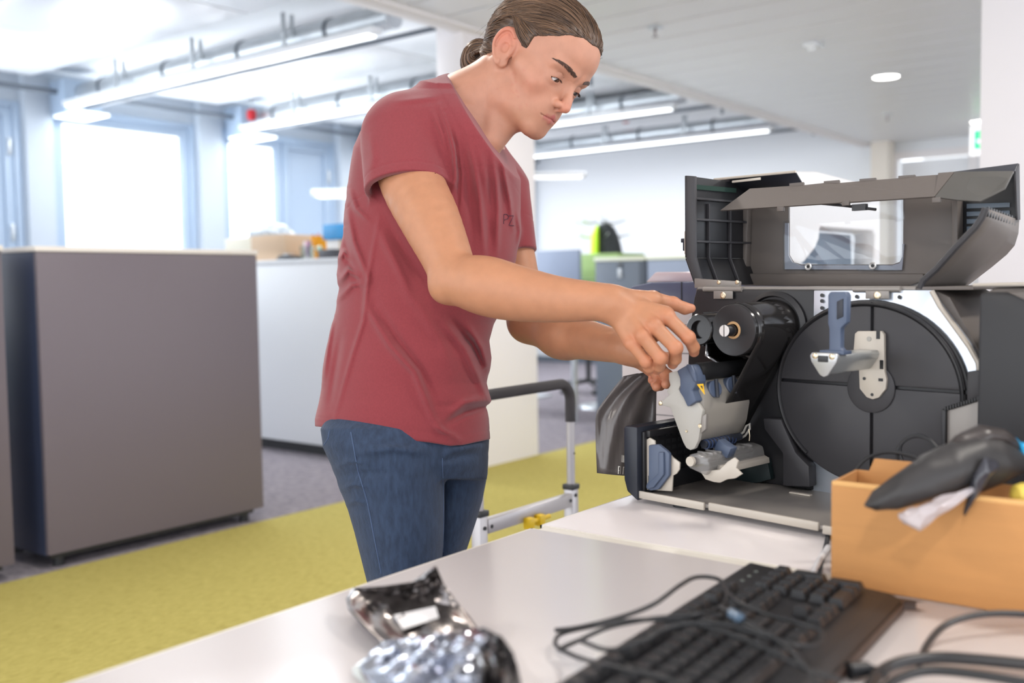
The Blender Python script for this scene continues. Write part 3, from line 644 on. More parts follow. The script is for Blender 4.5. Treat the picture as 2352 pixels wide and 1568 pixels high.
def f_shirt(p):
    d = loft(p, SROWS)
    d = smin(d, cap(p, W(1048, 262, 1.765), SHR+(SHL-SHR)*.02+W(0, -14, 1.7)-W(0, 0, 1.7), .066, .056), .04)
    d = smin(d, cap(p, W(1060, 275, 1.80), SHL*.9+SHR*.1, .062, .060), .04)
    d = smin(d, ell(p, W(1085, 330, 1.70), (.075, .075, .075)), .05)
    s = cap(p, SLA, SLB+SLN*.06, .0735, .0700)
    s = smax(s, (p-SLB)@SLN, .002)
    s2 = smax(cap(p, SL2A, SL2B+SL2N*.05, .060, .0440), (p-SL2B)@SL2N, .002)
    x, y, dd = cam_xyz(p)
    hem = np.interp(x, [700, 724, 767, 822, 904, 986, 1035, 1067, 1127, 1160], [977, 979, 983, 990, 1008, 1016, 1024, 1021, 1008, 1004])
    d = smax(d, (y-hem)*dd/F_PX, .002)
    s = np.maximum(s, -np.maximum(cap(p, SLA+SLN*.03, SLB+SLN*.08, .0600, .0655), -((p-SLB)@SLN+.04)))      # hollow sleeve mouth
    d = smin(d, s, .016); d = smin(d, s2, .018)
    d = d-folds(p, FOLDS_R)
    d = d-.0007*np.exp(-((np.abs((y-hem)*dd/F_PX+.016))/.0016)**2)*-1                                      # stitched hems
    d = d+.0008*np.exp(-((((p-SLB)@SLN+.017))/.0013)**2)
    nd = (p-NKC)@NKN
    band = np.clip((nd+.020)/.002, 0, 1)*.0012
    d = d-band*(np.linalg.norm(p-W(1078, 268, 1.75), axis=1) < .14)
    d = smax(d, nd-.012*((p-NKC)@AF)*0, .003)
    return d
lo, hi = bbox([W(1130, 380, 1.60), W(1210, 500, 1.62), W(1130, 900, 1.6), W(720, 1030, 1.55), W(720, 1030, 2.0), W(1130, 1030, 1.98), SLB-.05, SHL, SL2B, W(860, 230, 1.65), W(1000, 200, 1.8)], .09)
def f_shirt_b(p): return f_shirt(p)
Vs, Fs = surface_nets(f_shirt_b, lo, hi, .0026)
me = mesh_from('t_shirt', Vs, Fs)
def cloth_mat(name, col, sheen, bscale, weave=0):
    m = mat(name, col, .85, bump=.25, bscale=bscale, spec=.2, sheen=sheen, var=.05, vscale=320); return m
shirt = link('t_shirt', me, cloth_mat('red_jersey', srgb(134, 56, 61), .25, 900), person, ang=180)
# --------------------------------------------------------------- jeans
PEL = np.array([[950, 760, 1096, 1.765, .118], [985, 738, 1112, 1.765, .130], [1026, 741, 1122, 1.765, .142], [1067, 760, 1121, 1.765, .138], [1100, 772, 1118, 1.765, .12]], float)
LG1 = np.array([[955, 752, 1030, 1.715, .075], [985, 736, 1030, 1.705, .09], [1026, 742, 1026, 1.70, .10], [1067, 761, 1022, 1.70, .102], [1116, 777, 1021, 1.70, .102], [1161, 796, 1021, 1.70, .100], [1222, 814, 1020, 1.70, .097], [1337, 843, 1012, 1.70, .090], [1500, 868, 1002, 1.70, .076],
                [1640, 880, 992, 1.70, .066], [1800, 880, 990, 1.72, .068], [1950, 890, 985, 1.74, .060], [2120, 893, 985, 1.76, .055], [2200, 893, 985, 1.76, .055]], float)
LG2 = np.array([[1000, 975, 1124, 1.84, .09], [1047, 985, 1122, 1.84, .10], [1088, 985, 1120, 1.84, .10], [1149, 975, 1108, 1.84, .098], [1202, 968, 1092, 1.84, .094], [1259, 960, 1073, 1.84, .09], [1400, 945, 1048, 1.84, .080], [1600, 935, 1035, 1.84, .066],
                [1780, 930, 1030, 1.85, .068], [1900, 935, 1025, 1.87, .060], [2010, 938, 1022, 1.88, .055], [2100, 938, 1022, 1.88, .055]], float)
JF = [([(815, 1040), (900, 1030), (1000, 1042)], 7, 2.2), ([(770, 1075), (800, 1060), (850, 1062)], 5, 1.8),
      ([(785, 1125), (810, 1112), (850, 1118)], 5, 2.0), ([(795, 1160), (815, 1150), (845, 1156)], 5, 1.6), ([(1014, 1047), (1040, 1035), (1110, 1022)], 6, 1.8), ([(1014, 1060), (1060, 1048), (1118, 1040)], 6, -1.5), ([(770, 1100), (812, 1088), (900, 1085)], 8, -1.6)]
def f_jeans(p):
    d = loft(p, PEL); x, y, dd = cam_xyz(p)
    legs = smin(loft(p, LG1), loft(p, LG2), .003)
    d = smin(d, legs, .012)-folds(p, JF)
    return np.maximum(d, .045-p[:, 2])
lo, hi = bbox([W(735, 940, 1.60), W(735, 940, 1.95), W(1122, 940, 1.6), W(1122, 940, 1.95), W(895, 2130, 1.72), W(1020, 2030, 1.9)], .06); lo[2] = .03
Vj, Fj = surface_nets(f_jeans, lo, hi, .0036)
me = mesh_from('jeans', Vj, Fj)
mj = mat('denim', srgb(50, 63, 84), .8, bump=.5, bscale=500, spec=.2, var=.22, vscale=140, stretch=(1, 1, .35), sheen=.1)
jeans = link('jeans', me, mj, person, ang=180)
for (c, dd) in ((W(940, 2080, 1.76), 0), (W(985, 1985, 1.88), 0)):
    m = MB(); f = unit(np.array([.75, .30, 0])); s_ = np.array([-f[1], f[0], 0]); c0 = np.array([c[0], c[1], 0]); G = []
    for t, wd, h0, h1 in ((-.075, .030, .0, .075), (-.05, .038, .0, .085), (0, .040, .0, .09), (.06, .044, .0, .065), (.12, .046, .0, .048), (.165, .036, .0, .038), (.185, .015, .005, .028)):
        a = np.linspace(0, 2*math.pi, 16, endpoint=False); G.append([c0+f*t+s_*(wd*math.cos(q))+np.array([0, 0, max(0.002, (h0+h1)/2+(h1-h0)/2*math.sin(q))]) for q in a])
    Vv = m.grid(G, closed_v=True); m.bm.faces.new(Vv[0]); m.bm.faces.new(Vv[-1][::-1])
    obj('shoe', m, mat('shoe_grey', (.08, .08, .09), .6), person)
# --------------------------------------------------------------- chest print "PZ"
def march(fn, px, py, t0=1.3, t1=2.1):
    v = ray(px, py); t = t0
    for i in range(160):
        d = fn((CAM+v*t)[None])[0]
        if d < 2e-4: break
        t += max(d*.7, 1e-4)
        if t > t1: return None
    return CAM+v*t
def stroke(fn, pts, r_, n=5, lift=.0004):
    out = []
    for i in range(len(pts)-1):
        for k in range(n): a = k/n; out.append(np.array(pts[i])*(1-a)+np.array(pts[i+1])*a)
    out.append(np.array(pts[-1])); res = []
    for q in out:
        h_ = march(fn, *q)
        if h_ is not None: res.append(h_-ray(*q)*lift)
    return np.array(res)
m = MB()
for pl_ in ([(1157, 514), (1157.5, 492), (1164, 492), (1168, 496), (1167, 502), (1158, 505)], [(1168.5, 495.5), (1179.5, 495), (1169, 517), (1180, 518)]):
    s_ = stroke(f_shirt_b, pl_, 0)
    if len(s_) > 2: m.tube(s_, .0007, 6)
obj('chest_print', m, mat('print_grey', srgb(84, 44, 58), .8), person)
ms = mat('denim_seam', srgb(74, 92, 122), .8, bump=.6, bscale=900)
for nm, pl_, r_ in (('side_seam', [(806, 992), (822, 1080), (843, 1149), (859, 1231), (876, 1318)], .0011), ('pocket_seam', [(757, 988), (754, 1006), (744, 1022)], .0010), ('inner_seam', [(1016, 1052), (1018, 1120), (1019, 1200), (1018, 1268)], .0008)):
    s_ = stroke(f_jeans, pl_, 0, 8, .0000)
    if len(s_) > 2: m = MB(); m.tube(s_, r_, 6); obj(nm, m, ms, jeans, ang=80)
# --------------------------------------------------------------- eyes
tgt = W(1560, 760, 1.50)
for sx in (1, -1):
    e0 = np.array([.0318*sx, .0765, .0115]); wc = from_head(e0); g = unit(tgt-wc); g = unit(g*.45+unit(from_head(e0+np.array([-.25, 1, -.55]))-wc)*.8)
    m = MB(); m.ball(wc, .0126*HS, 32); ey = obj('eye', m, mat('sclera', (.74, .70, .68), .15, coat=.5), person, ang=180)
    m = MB(); m.lathe(wc, g, [(.0118, 0), (.0118, .0035), (.0114, .0058)], 24); 
    R_ = .0126*HS
    m2 = MB(); prof = [(math.sqrt((R_+.0003)**2-q*q), q) for q in (0, .001, .002, .0025)]; m2.lathe(wc, g, prof, 24); obj('pupil', m2, mat('pupil', (.004, .004, .004), .05, coat=1), ey, ang=180)
    m.bm.free(); m = MB(); prof = [(math.sqrt((R_+.0002)**2-q*q), q) for q in (.0015, .003, .0045, .0058)]; m.lathe(wc, g, prof, 24); obj('iris', m, mat('iris', srgb(52, 42, 38), .15, coat=1), ey, ang=180)
# --------------------------------------------------------------- hair
HY = [-.12, -.09, -.06, -.040, -.028, .006, .012, .0265, .030, .045, .062, .072, .095]
HZ = [-.045, -.045, -.032, -.020, .032, .036, .018, .018, .044, .053, .066, .082, .0935]
def f_cran(p):
    d = ell(p, (0, -.012, .052), (.077, .100, .080)); d = smin(d, ell(p, (0, .030, .055), (.065, .072, .058)), .03)
    return smin(d, cap(p, (0, -.05, .02), (0, -.055, -.03), .052, .045), .04)
def hair_reg(p): return np.interp(p[:, 1], HY, HZ)-p[:, 2]-.006*np.sin(p[:, 0]*160)*.3      # <0 inside the hair
def f_hair(wp):
    p = to_head(wp); e = f_cran(p); rg = hair_reg(p)
    th = .0034*np.clip(-rg/.02, 0, 1)**.5
    a = np.arctan2(p[:, 0], p[:, 2]-.02)
    th = th+.0004*np.sin(a*46+7*np.sin(p[:, 1]*30))+.0003*np.sin(a*97+p[:, 1]*60)
    d = e-th
    return np.maximum(np.maximum(d, rg*.8), -(e+.006))*HS
lo, hi = bbox([from_head((0, 0, .14)), from_head((0, -.13, 0)), from_head((0, .11, .05)), from_head((.08, 0, 0)), from_head((-.08, 0, 0))], .03)
Vh, Fh = surface_nets(f_hair, lo, hi, .0022)
me = mesh_from('hair', Vh, Fh)
def hcol(n): 
    t = rng.random(n)[:, None]; return np.array(srgb(54, 39, 30))*(1-t)+np.array(srgb(126, 95, 70))*t
hp = to_head(Vh); aa = np.arctan2(hp[:, 0], hp[:, 2]-.02); tt = (.5+.5*np.sin(aa*46+7*np.sin(hp[:, 1]*30)))[:, None]
vattr(me, 'tint', np.array(srgb(64, 48, 38))*(1-tt)+np.array(srgb(86, 66, 50))*tt)
hm = attr_mat('hair_brown', 'tint', .42, bump=.1, bscale=400, spec=.5)
hair = link('hair', me, hm, person, ang=180)
TIE = W(1126, 112, 1.795)
def tubes_mesh(name, paths, r0, cols, parent, sides=4, taper=.4):
    n = len(paths); L_ = paths.shape[1]; T = np.gradient(paths, axis=1); T /= np.linalg.norm(T, axis=2, keepdims=True)+1e-12
    ref = np.array([.3, .5, .8]); N = np.cross(T, ref); N /= np.linalg.norm(N, axis=2, keepdims=True); B = np.cross(T, N)
    rr = np.asarray(r0)[:, None]*(1-(1-taper)*np.linspace(0, 1, L_)[None]**2); an = np.arange(sides)*2*math.pi/sides
    Vt = paths[:, :, None]+rr[..., None, None]*(np.cos(an)[None, None, :, None]*N[:, :, None]+np.sin(an)[None, None, :, None]*B[:, :, None])
    idx = np.arange(n*L_*sides).reshape(n, L_, sides); q = np.stack([idx[:, :-1], np.roll(idx, -1, 2)[:, :-1], np.roll(idx, -1, 2)[:, 1:], idx[:, 1:]], -1).reshape(-1, 4)
    me = mesh_from(name, Vt.reshape(-1, 3), q); vattr(me, 'tint', np.repeat(cols, L_*sides, axis=0)); return link(name, me, hm, parent, ang=180)
NS = 4600
roots = []
while len(roots) < NS:
    v = rng.normal(size=(4000, 3)); v /= np.linalg.norm(v, axis=1)[:, None]; q = np.array([0, -.005, .045])+v*.09
    for _ in range(6):
        e = f_cran(q); gq = np.stack([f_cran(q+np.eye(3)[i]*1e-3)-e for i in range(3)], 1)/1e-3; q = q-gq*e[:, None]
    rg = hair_reg(q); ok = (rg < -.001) & ~((np.abs(q[:, 0]) > .055) & (q[:, 1] < .012) & (q[:, 1] > -.045) & (q[:, 2] < .042)) & ((rg > -.018) | (rng.random(len(q)) < .30)); roots += list(q[ok])
roots = np.array(roots[:NS]); tie = to_head(TIE[None])[0]
Lp = 16; paths = np.zeros((NS, Lp, 3)); cur = roots.copy(); stop = rng.uniform(.55, 1.0, NS)
rl = rng.uniform(0, .0022, NS); wob = rng.normal(0, 1, (NS, 3))*.0010
for k in range(Lp):
    off = (.0008, .0030, .0042)[min(k, 2)]+rl
    e = f_cran(cur); gq = np.stack([f_cran(cur+np.eye(3)[i]*1e-3)-e for i in range(3)], 1)/1e-3; gq /= np.linalg.norm(gq, axis=1)[:, None]
    cur = cur-gq*(e-off)[:, None]; paths[:, k] = cur+wob*math.sin(k*.9)+gq*rng.uniform(0, .0012, NS)[:, None]*(k > 1)
    tg = np.tile(tie, (NS, 1)); lowr = (np.abs(cur[:, 0]) > .05) & (cur[:, 1] > -.035) & (cur[:, 2] < .058); tg[lowr] = np.stack([np.sign(cur[lowr, 0])*.074, np.full(lowr.sum(), -.05), np.full(lowr.sum(), .066)], 1)
    dr = tg-cur; ln = np.linalg.norm(dr, axis=1, keepdims=True); dr = dr/ln
    dr = dr-gq*(dr*gq).sum(1)[:, None]*.9; dr /= np.linalg.norm(dr, axis=1)[:, None]+1e-9
    cur = cur+dr*np.minimum(ln, (np.linalg.norm(roots-tie, axis=1)*1.12/(Lp-1))[:, None]*stop[:, None])
for _ in range(3): paths[:, 1:-1] = (paths[:, :-2]+2*paths[:, 1:-1]+paths[:, 2:])/4
pw = from_head(paths.reshape(-1, 3)).reshape(paths.shape)
o = tubes_mesh('hair_strand', pw, rng.uniform(.00028, .0007, NS), hcol(NS), person); tag(o, kind='stuff')
# bun hanging at the back of the head
bc = W(1091, 132, 1.805); m = MB(); NB = 420; bp = np.zeros((NB, 16, 3)); 
ax2 = unit(AR*-.42-AU*.9); ax1 = unit(np.cross(AF, ax2)); ax1 = ax1*(1 if ax1@AR < 0 else -1); ax3 = AF
for i in range(NB):
    a0 = rng.uniform(-.3, .3); s1 = rng.uniform(.05, 1.0); z_ = rng.uniform(-1, 1); tw = rng.uniform(-.25, .25)
    w_ = math.sqrt(max(0, 1-z_*z_))*s1**.3
    for k in range(16):
        t = k/15; an = -2.5+4.6*t+a0; r_ = .08+.92*s1
        bp[i, k] = bc+ax1*(math.cos(an)*.0235*w_*r_+.0)+ax2*(math.sin(an)*.0345*w_*r_)+ax3*(z_*.021+tw*.006*math.sin(3*t))+(TIE-bc)*(.95*max(0, 1-t*5)**2 if k < 4 else 0)
cb = hcol(NB)*.9
tubes_mesh('bun', bp, rng.uniform(.0012, .0024, NB), cb, person, 5, .5)
m = MB(); th = np.linspace(0, 2*math.pi, 20, endpoint=False); tn = unit(TIE-bc); a_ = unit(np.cross(tn, AF)); b_ = np.cross(tn, a_); m.tube([bc*.25+TIE*.75+.013*(math.cos(t)*a_+math.sin(t)*b_) for t in th], .0035, 8, closed=True); obj('hair_tie', m, M['black'], person)
m = MB(); ret = bmesh.ops.create_icosphere(m.bm, subdivisions=3, radius=1)
for v in ret['verts']: v.co = Vector(bc+ax1*v.co.x*.017+ax2*v.co.y*.027+ax3*v.co.z*.015)
obj('bun_core', m, mat('bun_dark', srgb(58, 42, 32), .6, bump=.6, bscale=120), person)
# flyaway hairs
NF = 150; fr = roots[rng.integers(0, NS, NF)]; nf = fr-np.array([0, -.01, .045]); nf /= np.linalg.norm(nf, axis=1)[:, None]; dr = tie-fr; dr /= np.linalg.norm(dr, axis=1)[:, None]
fp = np.zeros((NF, 8, 3)); le = rng.uniform(.015, .045, NF)[:, None]; sd = rng.normal(0, .35, (NF, 3))
for k in range(8): t = k/7; fp[:, k] = fr+nf*(.006+le*.42*t**1.3)+(dr+sd)*le*t-np.array([0, 0, .012])*t*t
o = tubes_mesh('stray_hair', from_head(fp.reshape(-1, 3)).reshape(fp.shape), np.full(NF, .00022), hcol(NF)*1.3, person, 3); tag(o, kind='stuff')
# brows and lashes
def surf_pts(pts):
    return [march(f_head, *q, 1.4, 2.0) for q in pts]
bl = to_head(np.array(surf_pts([(1274, 137), (1284, 141), (1296, 149), (1308, 160), (1318, 172), (1323, 179)])))
bw = np.array([.0012, .0030, .0046, .0054, .0052, .0038])
hb = []
for i in range(420):
    t = rng.uniform(0, 1)*5; k = min(int(t), 4); a = t-k; c = bl[k]*(1-a)+bl[k+1]*a; wv = bw[k]*(1-a)+bw[k+1]*a; tn = unit(bl[k]-bl[k+1]); up = unit(np.array([0, -.3, 1])-tn*(np.array([0, -.3, 1])@tn))
    s_ = rng.uniform(-1, 1); c = c+up*wv*s_*.75; dr = unit(tn+up*(.25-.5*s_)*.8+rng.normal(0, .12, 3)); le = rng.uniform(.0035, .0065)
    ln = []
    for j in range(4):
        q = c+dr*le*j/3; e = f_head(from_head(q)[None])[0]/HS; n_ = unit(np.array([q[0]*.4, 1, 0])); ln.append(q-n_*(e-.0004-.0006*(j/3)))
    hb.append(ln)
hb = np.array(hb); cc = np.tile(np.array(srgb(92, 70, 60)), (len(hb), 1))
for sx, nm in ((1, 'eyebrow'), (-1, 'eyebrow')):
    tubes_mesh(nm, from_head((hb*np.array([sx, 1, 1])).reshape(-1, 3)).reshape(hb.shape), np.full(len(hb), .00032), cc, person, 3)
la = []
for i in range(60):
    t = -1+2*i/59.; x = .0318+.0125*t; y = .0765+.0143*math.sqrt(max(0, 1-(t*.80)**2)); z = .0115-.0030-.10*abs(.0125*t)+.0040*(1-t*t*.8)
    b0 = np.array([x, y-.0004, z]); la.append([b0+np.array([.0025*t*s, .0050*s, -.0018*s+.0022*s*s]) for s in (0, .33, .66, 1)])
la = np.array(la); cc = np.tile(np.array(srgb(30, 22, 20)), (len(la), 1))
for sx in (1, -1): tubes_mesh('eyelashes', from_head((la*np.array([sx, 1, 1])).reshape(-1, 3)).reshape(la.shape), np.full(len(la), .00016), cc, person, 3)
# ================================================================= TABLES
def table(name, label, x0, x1, y0, y1, group='white tables pushed together'):
    t = thing(name, label, 'table', ((x0+x1)/2, (y0+y1)/2, 0), group)
    m = MB(); m.box((x0+.002, y0+.002, .713), (x1-.002, y1-.002, .740), .002); obj('tabletop', m, M['white_lam'], t)
    m = MB(); m.box((x0, y0, .7135), (x1, y0+.003, .7395)); m.box((x0, y1-.003, .7135), (x1, y1, .7395)); m.box((x0, y0, .7135), (x0+.003, y1, .7395)); m.box((x1-.003, y0, .7135), (x1, y1, .7395)); obj('edge_band', m, M['edge'], t)
    for x in (x0+.08, x1-.08):
        for y in (y0+.08, y1-.08):
            m = MB(); m.box((x-.025, y-.025, 0.006), (x+.025, y+.025, .713), .004); obj('leg', m, M['steel'], t)
table('table', 'white table with the keyboard and foil bag on it', -.832, .80, -.62, 1.095)
table('table', 'white table under the open label printer', -.832, .80, 1.115, 2.35)
m = MB(); m.box((-.822, 1.0955, .7355), (.79, 1.1145, .7385)); m.box((-.822, 1.100, .70), (.79, 1.110, .7355)); tag(obj('table_trim', m, M['edge'], loc=(0, 1.105, .72)), 'cream strip filling the joint between the two white tables', 'strip')
# ================================================================= LABEL PRINTER
PA = math.radians(-8.8); PUv = np.array([math.cos(PA), math.sin(PA), 0]); PVv = np.array([-math.sin(PA), math.cos(PA), 0]); PO = np.array([-.7843, 1.3071, 0])
PM = Matrix([[PUv[0], PVv[0], 0, PO[0]], [PUv[1], PVv[1], 0, PO[1]], [0, 0, 1, 0], [0, 0, 0, 1]])
def L(px, py, v):
    r_ = ray(px, py); t = (v-(CAM-PO)@PVv)/(r_@PVv); q = CAM+r_*t-PO; return np.array([q@PUv, v, q[2]])
def uz(px, py, v): q = L(px, py, v); return (q[0], q[2])
def slab(m, pts, vec, bev=0.0):
    pts = [Vector(p) for p in pts]; vec = Vector(vec); v0 = [m.bm.verts.new(p) for p in pts]; v1 = [m.bm.verts.new(p+vec) for p in pts]; n = len(pts)
    fs = [m.bm.faces.new(v0), m.bm.faces.new(v1[::-1])]
    for i in range(n): fs.append(m.bm.faces.new((v0[i], v1[i], v1[(i+1) % n], v0[(i+1) % n])))
    bmesh.ops.recalc_face_normals(m.bm, faces=fs); vs = v0+v1
    if bev > 0:
        r2 = bmesh.ops.bevel(m.bm, geom=list({e for f in fs for e in f.edges}), offset=bev, segments=2, affect='EDGES', profile=.5, clamp_overlap=True); vs = list({v for f in r2['faces'] for v in f.verts} | {v for v in vs if v.is_valid})
    m._fin(vs)
def poly(pts, v): return [(a, max(b, .7572)) for a, b in (uz(a, b, v) for a, b in pts)]
def PB(): return MB(PM)
M['pbrown'] = mat('warm_grey_plastic', srgb(100, 93, 88), .5, bump=.12, bscale=1500)
M['pdark'] = mat('dark_grey_plastic', srgb(52, 51, 54), .5, bump=.12, bscale=1500)
M['pblack'] = mat('black_ribbed_plastic', srgb(28, 28, 31), .45)
M['navy'] = mat('blue_black_plastic', srgb(34, 38, 48), .45)
M['silver'] = mat('zinc_plate', (.66, .72, .80), .32, .75, var=.05, vscale=15)
M['cream'] = mat('cream_metal', srgb(190, 182, 170), .4, .1)
M['pgrey'] = mat('light_grey_plastic', srgb(168, 165, 158), .45)
M['touch'] = mat('blue_grey_touch_part', srgb(78, 90, 112), .45)
M['screw'] = mat('brass_screw', (.72, .62, .45), .3, .9)
M['film'] = mat('ribbon_film', (.014, .013, .013), .16, spec=.6)
M['tray'] = mat('grey_sheet_metal', srgb(140, 135, 130), .42, .25)
prt = thing('label_printer', 'open black label printer on the white table, with its window cover folded up', 'printer', (float(PO[0]+.2), float(PO[1]+.1), .74))
def part(name, mb, m_, parent=None, ang=35, label=None):
    o = obj(name, mb, m_, parent or prt, ang=ang)
    if label: o['label'] = label
    return o
def screw(c, ax, r_, parent, m_=None):
    m = PB(); m.lathe(c, ax, [(-.001, 0), (-.001, r_), (.0008, r_), (.0014, r_*.75), (.0014, r_*.3), (.0004, r_*.25), (.0004, 0)], 20); return part('screw', m, m_ or M['screw'], parent)
UR = .435
# tray
m = PB(); m.box((-.002, .004, .752), (UR, .2, .7575), .001); 
tr = part('base_tray', m, M['tray'])
m = PB()
for a, b, c_ in ((-.003, .118, 0), (.126, .300, .0015), (.306, UR, -.001)): m.box((a, .000, .7485+c_), (b, .0045, .760+c_), .0012)
part('tray_lip', m, M['cream'], tr)
for a, b in ((.055, .012), (.39, .012), (.055, .33), (.39, .33)):
    m = PB(); m.cyl((a, b+.02, .740), (a, b+.02, .7525), .014, seg=20); part('rubber_foot', m, M['black'])
m = PB(); m.box((.165, .15, .7575), (.20, .158, .7595), .0006); part('slot_cover', m, M['cream'], tr)
# centre wall: black casting + zinc plate
wv = .192
m = PB(); m.prism(poly([(1600, 664), (1868, 666), (1868, 1126), (1560, 1098), (1575, 980), (1583, 760), (1594, 684)], wv), 1, wv, .205, .002); wall = part('centre_wall', m, M['pblack'])
m = PB(); m.prism(poly([(1868, 667), (2138, 666), (2152, 690), (2225, 790), (2250, 838), (2253, 870), (2253, 1270), (1862, 1127)], wv), 1, wv+.001, .205, .001); plate = part('zinc_plate', m, M['silver'])
m = PB(); m.tube([L(px, py, wv-.002) for px, py in ((2140, 668), (2158, 702), (2226, 796), (2246, 832), (2250, 862))], .0035, 10); part('plate_rim', m, M['cream'], plate)
for px, py in ((1888, 678), (1888, 691), (1888, 707), (1968, 681), (2066, 682)):
    q = L(px, py, wv-.0005); m = PB(); m.lathe(q, (0, -1, 0), [(0, 0), (.0008, 0), (.0008, .0028), (0, .0028)], 14); part('rivet_hole', m, M['black'], plate)
# electronics half behind the wall
m = PB(); m.prism([(-.055, .752), (UR-.003, .752), (UR-.003, .96), (UR-.055, 1.052), (UR-.075, 1.062), (-.03, 1.062), (-.055, 1.035)], 1, .206, .37, .004); part('electronics_cover', m, M['pbrown'])
# round media disc with cross ribs
dc = np.array([.2705, .914]); ru, rz = .1435, .1315
def ellipse(ru_, rz_, n=72, cut=None):
    P_ = []
    for i in range(n):
        a = 2*math.pi*i/n; u_ = dc[0]+ru_*math.cos(a); 
        P_.append((min(u_, cut) if cut else u_, dc[1]+rz_*math.sin(a)))
    return P_
cs0, cs1 = dc[0]+.011, dc[1]+.011
az_, au_ = math.degrees(math.asin(.011/rz)), math.degrees(math.acos(.011/ru))
for nm, (a0, a1) in (('disc_panel', (az_, au_)), ('disc_panel', (au_, 180-az_)), ('disc_panel', (180-az_, 360-au_)), ('disc_panel', (360-au_, 360+az_))):
    pts = []
    lim = UR-.008
    for i in range(25):
        a = math.radians(a0+(a1-a0)*i/24); am = math.radians((a0+a1)/2); sx = 1 if math.cos(am) > 0 else -1; sz = 1 if math.sin(am) > 0 else -1
        u_ = dc[0]+ru*math.cos(a); z_ = dc[1]+rz*math.sin(a); u_ = max(u_, cs0+.0022) if sx > 0 else min(u_, cs0-.0022); z_ = max(z_, cs1+.0022) if sz > 0 else min(z_, cs1-.0022)
        pts.append((min(u_, lim), z_))
    pts.append((cs0+(.0022 if math.cos(math.radians((a0+a1)/2)) > 0 else -.0022), cs1+(.0022 if math.sin(math.radians((a0+a1)/2)) > 0 else -.0022)))
    m = PB(); m.prism(pts, 1, .178, wv, .0015); part('disc_panel', m, M['pdark'])
m = PB(); m.prism(ellipse(ru+.003, rz+.003, cut=UR-.016), 1, .184, wv+.0005, .001); part('disc_rim', m, M['pblack'])
m = PB(); 
G = [[(dc[0]+(ru-.001)*math.cos(a)*k, .178-h_, dc[1]+(rz-.001)*math.sin(a)*k) for a in np.linspace(-.25, 4.0, 60)] for k, h_ in ((1.0, -.004), (1.0, .003), (.985, .004), (.96, .001), (.96, -.003))]
m.grid(G); part('disc_lip', m, M['pblack'], ang=60)
hc = np.array([L(2001, 890, .178)[0], L(2001, 890, .178)[2]+.008])
m = PB(); m.lathe((hc[0], .178, hc[1]-.008), (0, -1, 0), [(-.002, .036), (.002, .036), (.003, .034), (.003, 0)], 40); part('hub_ring', m, M['pdark'])
hp_ = [(1963, 766), (1970, 760), (2024, 760), (2030, 768), (2031, 850), (2036, 872), (2034, 893), (2018, 913), (2004, 917), (1990, 912), (1974, 892), (1972, 838), (1958, 828)]
m = PB(); m.prism(poly(hp_, .170), 1, .170, .177, .001); hubp = part('hub_plate', m, M['cream'])
for px, py, r_ in ((1996, 778, .0035), (1985, 869, .0022), (2003, 906, .0022)):
    q = L(px, py, .1697); m = PB(); m.lathe(q, (0, -1, 0), [(0, 0), (.0006, 0), (.0006, r_), (0, r_)], 14); part('hole', m, M['pblack'] if r_ < .003 else M['pgrey'], hubp)
for px, py, a, b in ((2017, 769, 4, 9), (2025, 837, 4, 10), (2023, 872, 5, 3)):
    p0 = L(px-a, py+b, .1697); p1 = L(px+a, py-b, .1697); m = PB(); m.box((p0[0], .169, p0[2]), (p1[0], .1702, p1[2])); part('slot', m, M['pblack'], hubp)
m = PB(); q = L(2108, 1040, .176); m.lathe((q[0], .178, q[2]), (0, -1, 0), [(-.001, .027), (.0015, .027), (.0015, .0245), (-.001, .0245)], 48); part('small_ring', m, M['pblack'])
m = PB(); m.prism(poly([(2168, 944), (2254, 918), (2256, 1010), (2256, 1060), (2168, 1060)], .172), 1, .170, .180, .002); part('guide_plate', m, M['tray'])
m = PB(); m.prism(poly([(2166, 938), (2168, 1062), (2175, 1062), (2176, 942)], .170), 1, .165, .186, .001); part('guide_edge', m, M['pblack'])
m = PB()
for i in range(13):
    q = L(2172+i*6.2, 939-i*1.9, .168); m.box((q[0]-.0012, .166, q[2]-.002), (q[0]+.0012, .180, q[2]+.003))
o = part('guide_teeth', m, M['pblack']); o['kind'] = 'stuff'
m = PB(); m.prism(poly([(2222, 853), (2257, 850), (2258, 920), (2240, 918), (2222, 925)], .170), 1, .168, .186, .002); part('edge_block', m, M['pdark'])
# media hanger
tip = L(1893, 838, .050); cu_, cz_ = tip[0], tip[2]
tri = [(-.021, .012), (-.018, .0165), (.018, .0165), (.021, .012), (.019, .004), (.006, -.014), (0, -.0165), (-.006, -.014), (-.019, .004)]
m = PB(); m.prism([(cu_+a, cz_+b) for a, b in tri], 1, .048, .056, .002); part('hanger_tip', m, mat('satin_steel', (.46, .47, .47), .35, .6))
m = PB(); m.prism([(cu_+a*.86, cz_+b*.86) for a, b in tri], 1, .056, .171, .004); part('hanger_arm', m, mat('satin_steel', (.52, .54, .54), .3, .6))
for a in (-.0125, .0125):
    m = PB(); m.lathe((cu_+a, .0485, cz_+.0118), (0, -1, 0), [(0, .0042), (.001, .0042), (.0018, .003), (.002, 0)], 20); part('screw', m, M['screw'])
m = PB(); m.box((cu_-.008, .0465, cz_+.004), (cu_+.007, .050, cz_+.0125), .001); part('hanger_slot', m, M['black'])
m = PB(); z0_ = cz_+.0150
